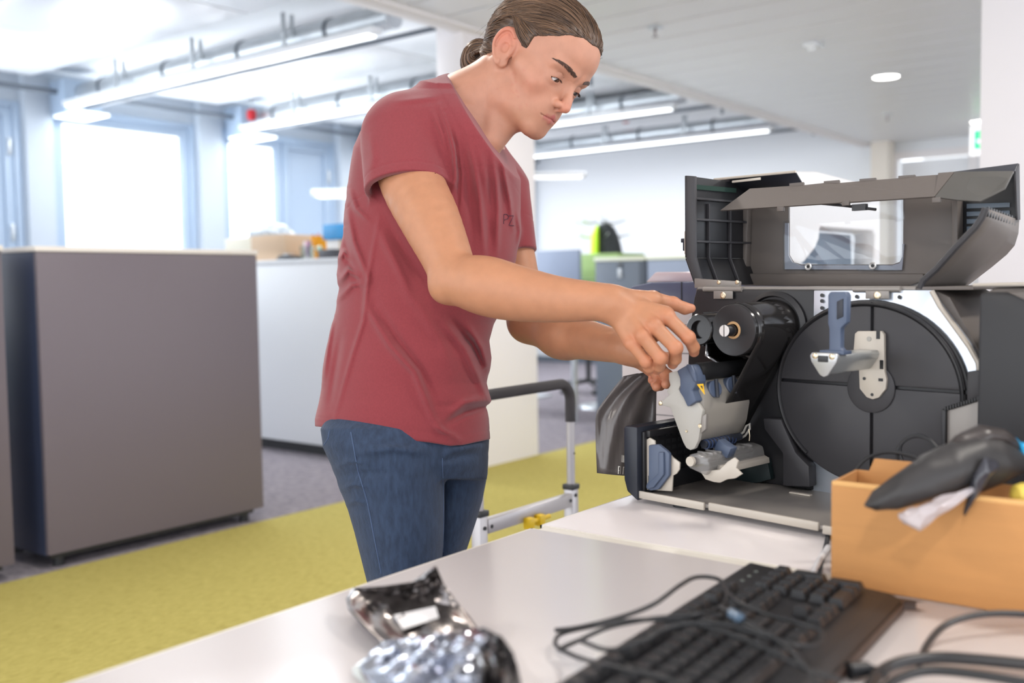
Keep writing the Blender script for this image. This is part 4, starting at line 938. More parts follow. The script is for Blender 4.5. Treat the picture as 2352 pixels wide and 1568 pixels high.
m.prism([(cu_-.002, z0_), (cu_+.021, z0_), (cu_+.021, z0_+.004), (cu_+.017, z0_+.008), (cu_+.017, z0_+.034), (cu_+.0255, z0_+.042), (cu_+.0265, z0_+.078), (cu_+.0235, z0_+.083), (cu_+.001, z0_+.083), (cu_-.002, z0_+.079), (cu_-.002, z0_+.040), (cu_+.000, z0_+.034), (cu_+.000, z0_+.006)], 1, .062, .074, .0025); part('media_guide', m, M['touch'])
m = PB(); m.box((cu_-.012, .058, z0_-.001), (cu_+.024, .080, z0_+.004), .001); part('guide_foot', m, M['touch'])
m = PB(); m.prism([(cu_+.012, z0_+.046), (cu_+.021, z0_+.050), (cu_+.021, z0_+.074), (cu_+.012, z0_+.070)], 1, .0605, .0625, .0005); part('guide_grip', m, M['navy'])
# left bezel
bz0 = L(1437, 1108, 0); bz1 = L(1474, 981, 0)
bu = bz0[0]; zt_ = bz1[2]
m = PB(); m.prism([(bu, .775), (bu+.006, .757), (-.002, .745), (-.002, zt_), (bu+.003, zt_), (bu, zt_-.004)], 1, -.004, .20, .0025); part('front_bezel', m, M['navy'])
m = PB(); m.box((-.0015, .006, .758), (.004, .190, zt_-.008), .001); part('inner_wall', m, M['pblack'])
m = PB()
for i in range(9):
    for j in range(7):
        v_ = .030+i*.015; z_ = .785+j*.0105; m.box((.004, v_, z_), (.0052, v_+.008, z_+.0055))
o = part('perforation', m, M['black']); o['kind'] = 'stuff'
m = PB(); m.box((.0042, .012, .7575), (.012, .19, .785), .002); m.box((.004, .01, zt_-.016), (.012, .19, zt_-.006), .001); part('ledge', m, M['pblack'])
# cream bracket with blue lever
bv = .012
m = PB(); m.prism(poly([(1480, 1012), (1492, 1005), (1504, 1012), (1505, 1030), (1528, 1032), (1545, 1050), (1561, 1062), (1560, 1078), (1553, 1088), (1545, 1092), (1543, 1128), (1478, 1124)], bv), 1, bv, bv+.003, .0006); part('bracket', m, M['cream'])
m = PB(); m.prism(poly([(1489, 1022), (1512, 1020), (1532, 1036), (1537, 1042), (1536, 1092), (1512, 1124), (1494, 1127), (1483, 1121), (1484, 1112), (1489, 1104)], bv-.008), 1, bv-.008, bv-.001, .002); lev = part('head_lever', m, M['touch'])
m = PB(); m.prism(poly([(1511, 1038), (1523, 1038), (1524, 1090), (1500, 1120), (1487, 1122), (1484, 1113), (1511, 1086)], bv-.0125), 1, bv-.0125, bv-.0075, .0018); part('lever_ridge', m, M['touch'], lev)
# lower casting right of the print head
m = PB(); m.prism(poly([(1755, 960), (1795, 962), (1830, 1040), (1860, 1070), (1862, 1118), (1800, 1115), (1800, 1040), (1758, 985)], .175), 1, .172, .193, .002); part('guide_casting', m, M['pdark'])
m = PB(); m.prism(poly([(1650, 1095), (1700, 1060), (1765, 1050), (1775, 1100), (1740, 1112)], .185), 1, .180, .193, .002); part('motor_cover', m, mat('green_black', srgb(20, 34, 36), .5))
# --- print head ---
def hz(pts, v): return poly([(1340+a/3.267, 640+b/3.267) for a, b in pts], v)
side = [(640, 705), (700, 690), (727, 745), (728, 800), (712, 832), (745, 862), (785, 955), (850, 925), (892, 990), (880, 1110), (860, 1215), (832, 1275), (800, 1287), (770, 1270), (745, 1225), (650, 965), (600, 952), (566, 946), (562, 930), (610, 900), (640, 870), (622, 845), (650, 800), (640, 760)]
hd = part('head_side_plate', (lambda m: (m.prism(hz(side, .022), 1, .022, .030, .0022), m)[1])(PB()), M['pgrey'])
body = [(735, 840), (850, 770), (905, 850), (900, 985), (880, 1110), (850, 1215), (770, 1150), (690, 960)]
b2 = hz([(700, 700), (846, 770), (905, 855), (905, 985), (885, 1120), (845, 1230), (780, 1150), (680, 950), (660, 820)], .03)
m = PB(); m.prism(b2, 1, .030, .150, .004); part('head_body', m, mat('head_grey', srgb(146, 141, 133), .5))
m = PB(); q0 = hz([(846, 700)], .035)[0]; m.cyl((q0[0], .034, q0[1]), (q0[0], .166, q0[1]), .0135, seg=32); part('ribbon_roller', m, mat('roller_black', (.012, .012, .013), .6))
m = PB(); q1 = hz([(1165, 650)], .166)[0]; m.prism([(q0[0]-.018, q0[1]-.024), (q0[0]+.012, q0[1]-.016), (q0[0]+.014, q0[1]+.014), (q0[0]+.004, q0[1]+.020), (q0[0]-.014, q0[1]+.008)], 1, .166, .170, .001); part('roller_end_plate', m, M['tray'])
m = PB(); m.prism(hz([(703, 690), (780, 645), (812, 650), (835, 700), (852, 768), (838, 815), (818, 840), (852, 918), (785, 962), (752, 890), (722, 845), (730, 800), (728, 745)], .016), 1, .014, .040, .0025); lt = part('head_latch', m, M['touch'])
m = PB(); m.prism(hz([(775, 640), (815, 648), (838, 700), (854, 770), (834, 775), (800, 700)], .012), 1, .010, .016, .0015); part('latch_ridge', m, M['touch'], lt)
for px, py, v_ in ((1640, 893, .070), (1680, 884, .105)):
    uf = max(a for a, b in b2)-.001; lo_, hi_ = 0.0, .2
    for _ in range(30):
        v_ = (lo_+hi_)/2; lo_, hi_ = (v_, hi_) if L(px, py, v_)[0] > uf else (lo_, v_)
    q = L(px, py, v_); ax = unit([.95, -.22, .22]); c = q+ax*.003
    m = PB(); m.lathe(c, ax, [(-.012, .0125), (.000, .0125), (.0015, .011), (.0015, 0)], 28); kb = part('pressure_knob', m, M['touch'])
    m = PB(); s1_ = unit(np.cross(ax, [0.35, 0, .93])); s2_ = np.cross(s1_, ax); m.tube([c+ax*.0035-s2_*.0135, c+ax*.0035+s2_*.0135], .003, 10); part('knob_fin', m, M['navy'], kb)
m = PB(); tp = [L(1340+a/3.267, 640+b/3.267, .033) for a, b in ((848, 792), (895, 790), (908, 868))]; tp = [t_+np.array([.0015, -.012, .0008]) for t_ in tp]; tp = [L(1600, 882, .019), L(1614.5, 881, .019), L(1618, 906, .019)]
slab(m, tp, (0, .0012, 0)); wt = part('warning_label', m, mat('label_yellow', srgb(240, 185, 20), .5))
m = PB(); cxx = np.mean(np.array(tp), 0); slab(m, [cxx+(t_-cxx)*.32+np.array([.001, -.0006, .001]) for t_ in tp], (0, .0005, 0)); part('warning_mark', m, M['black'], wt)
for px, py, r_ in ((1577, 990, .0018), (1608, 978, .0032), (1517, 926, .0035)):
    q = L(px, py, .0215); screw(q, (0, -1, 0), r_, hd, M['screw'])
m = PB(); m.prism(poly([(1614, 955), (1624, 950), (1623, 985), (1612, 995)], .0225), 1, .020, .026, .001); part('side_groove', m, M['tray'], hd)
# --- ribbon supply roll ---
sc = L(1780, 751, .19); su, sz = sc[0], sc[2]; fv = .078
m = PB(); m.lathe((su, .192, sz), (0, -1, 0), [(0, .056), (.006, .056), (.008, .053), (.010, .049), (.004, .047), (.004, 0)], 48); part('spindle_recess', m, M['pblack'])
m = PB(); m.lathe((su, .190, sz), (0, -1, 0), [(0, 0), (0, .0435), (.012, .0435), (.020, .0405), (.110, .0392), (.1118, .0380), (.1118, .0128)], 64); rr_ = part('ribbon_roll', m, M['film'])
m = PB(); m.lathe((su, fv+.001, sz), (0, -1, 0), [(-.0, .0130), (.0015, .0130), (.0022, .0122), (.0022, .0095), (-.004, .0093)], 40); part('cardboard_core', m, mat('core_tan', srgb(186, 148, 104), .7), rr_)
m = PB(); m.lathe((su, fv+.0003, sz), (0, -1, 0), [(0, .0382), (.0006, .0378), (.0006, .0130)], 64); part('roll_face', m, mat('roll_end', (.020, .020, .022), .3, bump=.15, bscale=60, stretch=(1, 1, 1)), rr_)
m = PB(); m.lathe((su, .19, sz), (0, -1, 0), [(0, .0060), (.115, .0060), (.1155, .0086), (.1335, .0086), (.1345, .0080), (.1345, 0)], 32); part('supply_spindle', m, M['pblack'])
m = PB(); m.lathe((su, .0555, sz), (0, -1, 0), [(0, 0), (.0008, 0), (.0008, .0084), (0, .0086)], 32); part('spindle_cap', m, mat('cap_white', (.72, .70, .68), .4))
m = PB(); m.box((su-.0006, .0543, sz-.0084), (su+.0006, .0555, sz+.0084)); part('cap_slot', m, M['pblack'])
# --- take-up spool gripped by the hand ---
tv = .070; tc_ = L(1603, 757, tv); tu, tz = tc_[0]-.002, tc_[2]
m = PB(); m.lathe((tu, .192, tz), (0, -1, 0), [(0, .033), (.004, .033), (.006, .030), (.006, 0)], 40); part('take_up_recess', m, M['pblack'])
m = PB(); m.lathe((tu, .188, tz), (0, -1, 0), [(0, .0), (0, .024), (.112, .024), (.1135, .0225), (.1135, .014), (.106, .0135), (.106, 0)], 48); tk_ = part('take_up_core', m, mat('spool_black', (.012, .012, .013), .2))
for a in (30, 90, 150, 210, 270, 330):
    m = PB(); c_, s_ = math.cos(math.radians(a)), math.sin(math.radians(a)); m.tube([(tu+.0242*c_, .085, tz+.0242*s_), (tu+.0242*c_, .186, tz+.0242*s_)], .0018, 8); part('core_rib', m, M['pblack'], tk_)
# --- ribbon film: wide band from the roll down under the head ---
def sheet(path, v0, v1, wob=0, nv=6):
    m = PB(); G = []
    for i, (a, b) in enumerate(path): G.append([(a+wob*math.sin(i*.9+j*1.3), v0+(v1-v0)*j/(nv-1), b) for j in range(nv)])
    m.grid(G); return m
a0 = np.array(uz(1842, 770, .182)); a1 = np.array(uz(1716, 977, .182)); a2 = np.array(uz(1694, 1003, .182))
pth = [tuple(np.array([su, sz])+.0405*np.array([math.cos(t), math.sin(t)])) for t in np.linspace(1.6, -.35, 10)]+[tuple(a0*.0+np.array([su, sz])+.041*np.array([math.cos(-.45), math.sin(-.45)]))]+[tuple(a1), tuple(a2)]
m = sheet(pth, .084, .184); o = part('ribbon_band', m, M['film'], ang=60)
o.modifiers.new('thick', 'SOLIDIFY').thickness = .0006
m = sheet([(tu+.012, tz-.0215), (tu+.010, tz-.040), (q0[0]+.006, q0[1]+.012)], .076, .165); o = part('ribbon_band', m, pane_mat('thin_film', (.16, .16, .17), .25, .15)); o.modifiers.new('thick', 'SOLIDIFY').thickness = .0004
# --- clear platen / sensor module ---
cv0 = .020; cq = L(1592, 1058, cv0); u0_, z0_ = cq[0], cq[2]
clear = mat('clear_plastic', (.30, .29, .28), .12, alpha=1, spec=.8, coat=.6, bump=.8, bscale=60)
clear.node_tree.nodes['Principled BSDF'].inputs['Alpha'].default_value = .55
m = PB(); m.prism([(u0_-.010, z0_-.012), (u0_+.022, z0_-.020), (u0_+.030, z0_-.008), (u0_+.026, z0_+.008), (u0_+.006, z0_+.012), (u0_-.010, z0_+.008)], 1, cv0, .166, .004); cm_ = part('platen_guard', m, clear)
for i in range(6):
    v_ = .035+i*.020; m = PB(); m.box((u0_-.004, v_, z0_+.008), (u0_+.024, v_+.004, z0_+.0125), .001, rot=None); part('guard_rib', m, clear, cm_)
for i in range(7):
    v_ = .030+i*.019; m = PB(); m.ball((u0_+.012+.006*math.sin(i*2.1), v_, z0_+.009), .0052, 10, (1, .8, .7)); part('guard_stud', m, clear, cm_)
m = PB(); m.cyl((u0_, cv0-.004, z0_), (u0_, .168, z0_), .0062, seg=24); part('platen_roller', m, mat('roller_grey', (.16, .15, .15), .4))
m = PB(); m.cyl((u0_, cv0-.008, z0_), (u0_, cv0-.003, z0_), .0072, seg=24); part('roller_cap', m, M['cream'])
m = PB(); m.prism(poly([(1610, 1082), (1655, 1078), (1672, 1060), (1688, 1050), (1697, 1058), (1692, 1075), (1706, 1088), (1690, 1098), (1672, 1100), (1655, 1108), (1640, 1106), (1622, 1100)], .03), 1, .028, .032, .0008); part('sensor_bracket', m, M['cream'])
m = PB(); m.prism([(u0_+.024, z0_-.014), (u0_+.037, z0_-.018), (u0_+.036, z0_-.010), (u0_+.026, z0_-.006)], 1, .045, .166, .001); part('guard_rail', m, M['cream'])
m = PB(); m.box((u0_+.010, .060, z0_+.006), (u0_+.036, .078, z0_+.024), .002, rot=Matrix.Rotation(.45, 3, 'Y')); part('sensor_tab', m, M['touch'])
m = PB(); m.tube([(u0_+.004, .040, z0_+.022), (u0_+.006, .130, z0_+.024)], .006, 12); part('head_cable', m, M['navy'])
for i in range(9):
    m = PB(); v_ = .044+i*.0085; m.lathe((u0_+.0045, v_, z0_+.0221), (0, 1, 0), [(0, .006), (0, .0075), (.002, .0075), (.002, .006)], 12); part('cable_ring', m, mat('comb_blue', srgb(50, 66, 100), .4))
m = PB(); m.tube([L(*p, .14) for p in ((1698, 1008), (1712, 1000), (1722, 985), (1722, 973), (1714, 978), (1708, 992), (1696, 1000))], .0018, 8); part('white_lead', m, M['pgrey'])
m = PB(); m.tube([L(*p, .135) for p in ((1720, 985), (1722, 1000), (1721, 1012))], .0009, 6); part('spring_wire', m, M['screw'])
# ================================================================= the folded-up cover (part of the printer)
vn, vf = .200, .380
zb = 1.071
lu = uz(1577, 403, vn)[0]; zt2 = uz(1577, 403, vn)[1]
ruN = uz(2268, 480, vn)[0]; ruF = uz(2338, 376, vf)[0]
def cov(name, m, mt, parent=None): return part(name, m, mt, parent)
cvr = None
# back panel with a window notch, built in the plane v = vf
bp_ = poly([(1706, 446), (1706, 655), (2210, 661), (2210, 430), (2074, 440), (2074, 585), (2066, 601), (2050, 607), (1840, 607), (1822, 602), (1812, 585), (1812, 446)], vf)
m = PB(); m.prism(bp_, 1, vf, vf+.004, .001); back = part('cover_panel', m, M['pbrown'])
m = PB(); m.prism(poly([(1706, 628), (1706, 656), (2122, 658), (2122, 628)], vf-.01), 1, vf-.012, vf, .003); part('panel_step', m, M['pbrown'], back)
m = PB(); m.prism(poly([(1707, 452), (1722, 452), (1716, 650), (1700, 652)], vf-.01), 1, vf-.015, vf, .002); part('panel_rib', m, M['pbrown'], back)
m = PB(); m.prism(poly([(2192, 452), (2206, 452), (2206, 640), (2192, 640)], vf-.01), 1, vf-.02, vf, .002); part('panel_rib', m, M['pbrown'], back)
# left end wall of the cover: near frame, ribs, chamfer at the hinge
zl0, zl1 = uz(1570, 592, vn)[1], zb
lw = [(lu, vn), (lu, vf)]
m = PB(); slab(m, [(lu, vn, zt2), (lu, vf, zt2-.004), (lu, vf, zl0), (lu, vn, zl0)], (-.004, 0, 0), .0008); slab(m, [(lu, vn, zl0), (lu, vf, zl0), (lu+.020, vf, zb), (lu+.020, vn, zb)], (-.004, 0, -.001), .0008)
endw = part('end_wall', m, M['pblack'])
m = PB(); slab(m, [(lu, vn, zt2), (lu+.014, vn+.004, zt2-.002), (lu+.014, vn+.004, zl0), (lu+.028, vn+.004, zb+.004), (lu+.018, vn, zb), (lu-.002, vn, zl0)], (0, .006, 0), .001); part('wall_frame', m, M['pdark'], endw)
for v_ in (.255, .318):
    m = PB(); slab(m, [(lu, v_, zt2-.045), (lu+.006, v_, zt2-.045), (lu+.006, v_, zl0), (lu+.026, v_, zb), (lu+.020, v_, zb), (lu, v_, zl0)], (0, .0035, 0), .0006); part('wall_rib', m, M['pdark'], endw)
for z_ in (zt2-.075, zt2-.112, zt2-.040):
    m = PB(); m.box((lu, vn+.01, z_), (lu+.008, vf, z_+.004), .0008); part('wall_rib', m, M['pdark'], endw)
m = PB(); m.box((lu+.0005, vn+.02, zt2-.022), (lu+.003, vf-.04, zt2-.014)); part('foam_strip', m, mat('dark_green_foam', srgb(24, 52, 44), .8), endw)
m = PB(); m.box((lu-.008, vn+.003, zl0+.006), (lu-.004, vn+.02, zl0+.045), .001); part('latch_plate', m, M['cream'], endw)
m = PB(); m.box((lu-.016, vn+.004, zl0+.026), (lu-.008, vn+.016, zl0+.033), .001); m.box((lu-.012, vn+.004, zl0+.012), (lu-.008, vn+.010, zl0+.027), .001); part('latch_hook', m, M['navy'], endw)
# top edge (the cover's far rim) with a slotted clip
m = PB(); a = L(1600, 414, vf); b = L(1832, 391, vf+.03); slab(m, [L(1702, 446, vf), L(1640, 411, vf-.06), L(1828, 393, vf-.06), L(1850, 430, vf)], (0, 0, -.003), .0005); rim = part('rim_flap', m, M['navy'], back)
m = PB(); m.tube([L(1640, 412, vf-.062), L(1828, 394, vf-.062)], .0022, 8); part('rim_edge', m, M['cream'], rim)
m = PB(); slab(m, [L(1681, 415, vf-.07), L(1745, 407, vf-.07), L(1745, 413, vf-.07), L(1681, 420, vf-.07)], (0, .004, 0), .0004); part('rim_clip', m, M['cream'], rim)
# slanted inner visor
va, vb = .262, .300
vis = [L(1654, 483, va), L(2146, 451, va), L(2192, 394, vb), L(2155, 397, vb), L(2155, 401, vb), L(2102, 405, vb), L(2102, 401, vb), L(2063, 404, vb), L(2063, 409, vb), L(2012, 413, vb), L(2012, 408, vb), L(1974, 411, vb), L(1974, 416, vb), L(1928, 420, vb), L(1928, 413, vb), L(1892, 416, vb), L(1892, 420, vb), L(1846, 425, vb), L(1846, 418, vb), L(1813, 421, vb), L(1813, 427, vb), L(1722, 433, vb)]
m = PB(); slab(m, vis, (0, .003, -.0015)); vz = part('inner_visor', m, M['pbrown'])
for px, py in ((1792, 477), (1942, 463), (2150, 456)):
    q = L(px, py, va-.001); m = PB(); m.box((q[0]-.006, va-.002, q[2]-.006), (q[0]+.006, va+.004, q[2]+.002), .001); part('visor_clip', m, M['pbrown'], vz)
m = PB(); slab(m, [L(2147, 452, va), L(2193, 394, vb), L(2328, 392, vb), L(2308, 432, vb-.01), L(2250, 462, va), L(2200, 459, va)], (0, .003, -.0015), .0006); part('visor_end', m, mat('end_grey', srgb(86, 84, 80), .5), vz)
m = PB(); m.tube([L(1873, 466, va+.01), L(1938, 472, va+.01), L(2012, 481, va+.01)], .0022, 8); m.box(L(1965, 478, va+.01)-.004, L(1985, 474, va+.01)+.004); part('gas_strut', m, M['black'], vz)
# top right shell edge and outer right wall
m = PB(); slab(m, [L(2192, 394, vf-.02), L(2338, 375, vf), L(2330, 393, vf-.03), L(2196, 397, vf-.03)], (0, .003, 0)); part('shell_edge', m, M['navy'])
nearc = [(2113, 662), (2120, 644), (2150, 618), (2195, 568), (2240, 522), (2255, 500), (2264, 478)]
farc = [(2200, 668), (2232, 645), (2275, 612), (2310, 583), (2328, 562), (2336, 535), (2338, 505)]
G = [[L(nx+(fx-nx)*k, ny+(fy-ny)*k, vn+(vf-vn)*k) for (nx, ny), (fx, fy) in zip(nearc, farc)] for k in np.linspace(0, 1, 5)]
m = PB(); m.grid(G); aw = part('curved_end_wall', m, M['pbrown'], ang=60); sm = aw.modifiers.new('t', 'SOLIDIFY'); sm.thickness = .004; sm.offset = 0
m = PB(); m.tube([L(a, b, vn) for a, b in nearc], .0045, 10); part('wall_bead', m, M['pdark'], aw)
m = PB()
for i in range(12):
    k = .08+i*.08; p0 = L(2264+(2338-2264)*k, 478+(505-478)*k, vn+(vf-vn)*k); m.box(p0+np.array([-.0012, -.002, -.010]), p0+np.array([.0012, .002, .003]))
o = part('vent_teeth', m, M['black'], aw); o['kind'] = 'stuff'
m = PB(); slab(m, [L(2337, 376, vf), L(2339, 505, vf), L(2333, 505, vf-.02), L(2328, 392, vf-.02)], (.003, 0, 0), .0006); part('outer_wall', m, M['pdark'], aw)
m = PB(); m.prism(poly([(2206, 430), (2338, 395), (2338, 515), (2300, 590), (2206, 662)], vf+.004), 1, vf+.004, vf+.008, .001); part('vent_back', m, M['black'], back)
for i, py in enumerate((468, 486, 503, 520, 538, 556)):
    m = PB(); slab(m, [L(2220, py, vf-.002), L(2318, py-3, vf-.002), L(2318, py+8, vf-.002), L(2220, py+11, vf-.002)], (0, .003, 0), .0005); part('vent_slat', m, mat('slat_blue_grey', srgb(92, 104, 116), .4), back)
m = PB(); slab(m, [L(2075, 660, vf-.05), L(2130, 640, vf-.05), L(2215, 664, vf), L(2110, 668, vn)], (0, 0, -.002)); part('corner_foot', m, M['pdark'], aw)
# transparent window sheet with two screws
m = PB(); m.prism(poly([(1800, 506), (1812, 506), (1812, 456), (2080, 440), (2072, 622), (1970, 622), (1968, 617), (1890, 617), (1888, 622), (1800, 620)], vf-.006), 1, vf-.008, vf-.005, .0004)
win = part('clear_window', m, pane_mat('acrylic', (.93, .95, .97), .05, .03))
m = PB(); m.prism(poly([(1803, 512), (1811, 512), (1811, 586), (1820, 602), (1838, 609), (2050, 609), (2066, 604), (2073, 590), (2073, 560), (2077, 560), (2072, 620), (1803, 618)], vf-.004), 1, vf-.0045, vf-.002); part('window_border', m, mat('frosted_border', srgb(150, 152, 160), .35), win)
for px, py in ((1857, 612), (2005, 610)):
    q = L(px, py, vf-.009); m = PB(); m.lathe(q, (0, -1, 0), [(0, .0062), (.002, .0062), (.0028, .005), (.0012, .003), (.0012, 0)], 24); sc_ = part('screw', m, mat('washer_white', (.75, .74, .72), .3, .4), win)
    m = PB(); m.lathe(q+np.array([0, -.0012, 0]), (0, -1, 0), [(0, .0028), (.0008, .0026), (.0008, 0)], 16); part('screw_head', m, M['pblack'], win)
# hinge rail, leaves and screws
m = PB(); m.prism([(uz(1598, 640, vn)[0], zb+.012), (uz(1700, 640, vn)[0], zb+.006), (uz(1700, 640, vn)[0], zb-.004), (uz(1598, 640, vn)[0], zb-.004)], 1, vn-.004, vn+.004, .001); part('hinge_bracket', m, M['tray'])
m = PB(); m.tube([L(1605, 662, vn-.002), L(2105, 663, vn-.002)], .0034, 12); part('hinge_rail', m, M['tray'])
m = PB(); m.box((lu+.02, vn-.002, 1.0615), (UR-.02, .37, 1.0665), .001); part('top_board', m, M['pbrown'])
for px, w_ in ((1661, 22), (2015, 27)):
    m = PB(); m.prism(poly([(px-w_, 668), (px+w_, 668), (px+w_, 686), (px-w_, 686)], .187), 1, .1865, .1885, .0006); hl = part('hinge_leaf', m, M['tray'])
    m = PB(); m.tube([L(px-w_*2.0, 664, .192), L(px+w_*2.0, 664, .192)], .0045, 12); part('hinge_knuckle', m, M['tray'], hl)
    screw(L(px, 678, .1862), (0, -1, 0), .0055, hl)
for px in (1651, 1693): screw(L(px, 648, vn-.0045), (0, -1, 0), .0035, prt)
# loose ribbon held below the hand
left = [(1462, 858), (1432, 864), (1408, 892), (1388, 918), (1371, 943), (1368, 962), (1368, 1000), (1369, 1040), (1371, 1086)]
right = [(1512, 852), (1535, 862), (1520, 880), (1508, 900), (1507, 940), (1507, 970), (1503, 1020), (1498, 1060), (1490, 1094)]
G = []
for i in range(len(left)*3-2):
    k = i/3; a = int(min(k, len(left)-2)); f_ = k-a
    lp = np.array(left[a])*(1-f_)+np.array(left[a+1])*f_; rp = np.array(right[a])*(1-f_)+np.array(right[a+1])*f_
    row = []
    for j in range(17):
        t = j/16; q = lp*(1-t)+rp*t; dd = 1.625+.035*t+.010*math.sin(t*7+i*.10)*min(1, i/8)+.004*math.sin(t*19+i*.35)
        row.append(P(q[0], q[1]+(2.0*math.sin(t*3.1)*(i/24)), d=dd))
    G.append(row)
t = thing('loose_ribbon', 'crumpled dark translucent ribbon strip hanging from the hand beside the printer', 'ribbon', P(1440, 1080, d=1.64))
m = MB(); m.grid(G); mf = mat('crumpled_film', (.12, .105, .10), .3, spec=.7, bump=.6, bscale=60, stretch=(1, 1, .15), alpha=.93)
o = obj('film_sheet', m, mf, t, ang=80); sf = o.modifiers.new('t', 'SOLIDIFY'); sf.thickness = .0005
def gpt(u_, v_):
    G_ = np.array(G); n, k, _ = G_.shape; a = min(v_, .999)*(n-1); b = min(u_, .999)*(k-1); i, j = int(a), int(b); fa, fb = a-i, b-j
    return (G_[i, j]*(1-fa)*(1-fb)+G_[i+1, j]*fa*(1-fb)+G_[i, j+1]*(1-fa)*fb+G_[i+1, j+1]*fa*fb)-AF*.0018
wm = mat('print_white', (.75, .72, .66), .6)
m = MB()
def bar(u0, u1, v0, v1): slab(m, [gpt(u0, v0), gpt(u1, v0), gpt(u1, v1), gpt(u0, v1)], AF*.0004)
for k in range(7): bar(.455+k*.020, .455+k*.020+(.013 if k % 3 else .007), .855, .905)
for k, w_ in enumerate((.03, .012, .030, .012, .028)): bar(.40+k*.045, .40+k*.045+w_*.5, .935, .99)
bar(.40, .43, .935, .942); bar(.40, .425, .962, .968); bar(.49, .515, .935, .942)
o = obj('printed_code', m, wm, t); o['kind'] = 'stuff'
# ================================================================= other office machines behind
t = thing('closed_label_printer', 'dark closed label printer standing to the right behind the open one', 'printer', P(2300, 900, d=1.75)*np.array([1, 1, 0])+np.array([0, 0, .74]))
def pb2(name, m, mt): return obj(name, m, mt, t)
c0 = L(2241, 830, .10)[0]
m = PB(); m.prism([(c0, .752), (c0+.50, .752), (c0+.50, 1.03), (c0+.44, 1.066), (c0+.012, 1.066), (c0, 1.052)], 1, .115, .36, .006); pb2('housing', m, M['pbrown'])
m = PB(); m.prism([(c0+.002, .80), (c0+.49, .80), (c0+.49, .93), (c0+.060, 1.060), (c0+.004, 1.060)], 1, .095, .115, .006); pb2('media_door', m, M['pblack'])
m = PB(); m.prism([(c0+.002, .755), (c0+.49, .755), (c0+.49, .797), (c0+.002, .797)], 1, .098, .115, .003); pb2('lower_door', m, M['pblack'])
m = PB(); slab(m, [(c0+.040, .090, 1.060), (c0+.075, .090, 1.060), (c0+.45, .090, .900), (c0+.45, .090, .870)], (0, .008, 0), .002); pb2('door_chamfer', m, M['pbrown'])
m = PB(); slab(m, [(c0+.075, .0955, 1.058), (c0+.19, .0955, 1.058), (c0+.30, .0955, 1.000), (c0+.205, .0955, .990)], (0, .004, 0), .001); pb2('door_window', m, mat('smoked_window', srgb(48, 56, 68), .1))
m = PB(); m.box((c0-.01, .11, 1.067), (c0+.46, .355, 1.071), .002); pb2('lid_edge', m, M['cream'])
for a in (.03, .45):
    for b in (.13, .34):
        m = PB(); m.cyl((c0+a, b, .740), (c0+a, b, .753), .012, seg=16); pb2('rubber_foot', m, M['black'])
m = PB(); m.box((c0+.02, .20, 1.0712), (c0+.10, .28, 1.079), .002); m.cyl((c0+.045, .24, 1.079), (c0+.06, .25, 1.098), .012, seg=16)
tag(obj('tape_dispenser', m, M['navy'], loc=tuple(PM @ Vector((c0+.06, .24, 1.071)))), 'small dark blue object lying on the closed printer near the right column', 'tool')
# white laser printer behind the open printer, left part seen
a = P(1425, 850, z=.9); dl_ = 2.14
p0 = P(1426, 850, d=dl_); x0, y0 = p0[0], p0[1]
t = thing('laser_printer', 'white laser printer with dark blue-grey top, half hidden behind the hand', 'printer', (x0+.2, y0+.15, .74))
zt_w = P(1500, 690, d=dl_+.02)[2]
m = MB(); m.box((x0, y0, .745), (x0+.42, y0+.36, zt_w-.05), .008); m.box((x0+.10, y0+.012, zt_w-.05), (x0+.42, y0+.35, zt_w), .008); obj('housing', m, mat('warm_white_plastic', (.84, .78, .77), .4), t)
m = MB(); z_a, z_b = P(1500, 688, d=dl_+.02)[2], P(1500, 648, d=dl_+.02)[2]
m.prism([(x0+.015, z_a-.004), (x0+.43, z_a-.03), (x0+.43, z_b+.002), (x0+.08, z_b), (x0+.03, z_b-.008)], 1, y0-.006, y0+.37, .005); obj('top_cover', m, mat('slate_plastic', srgb(92, 98, 122), .35), t)
for i in range(4):
    q = P(1543, 669+i*5.5, d=dl_); m = MB(); m.box((q[0]-.018, y0-.0075, q[2]-.001), (q[0]+.018, y0-.0055, q[2]+.0012)); obj('vent_slot', m, M['black'], t)
q = P(1535, 655, y=y0-.006); m = MB(); m.box((q[0]+.030, y0-.0075, z_a-.012), (q[0]+.032, y0-.005, z_b)); obj('cover_seam', m, M['black'], t)
for pz in (.80, .865, .93):
    m = MB(); m.box((x0+.004, y0-.001, pz), (x0+.41, y0+.001, pz+.0022)); obj('tray_seam', m, mat('seam_grey', (.3, .28, .28), .6), t)
m = MB(); q = P(1565, 640, d=2.25); m.prism([(q[0]-.03, z_b), (q[0]+.13, z_b), (q[0]+.13, z_b+.02), (q[0]-.005, z_b+.022)], 1, y0+.08, y0+.2, .004); obj('output_flap', m, mat('pink_grey', (.62, .50, .52), .2), t)
for a_ in (.05, .37):
    m = MB(); m.cyl((x0+a_, y0+.06, .74), (x0+a_, y0+.06, .748), .015, seg=14); obj('rubber_foot', m, M['black'], t)
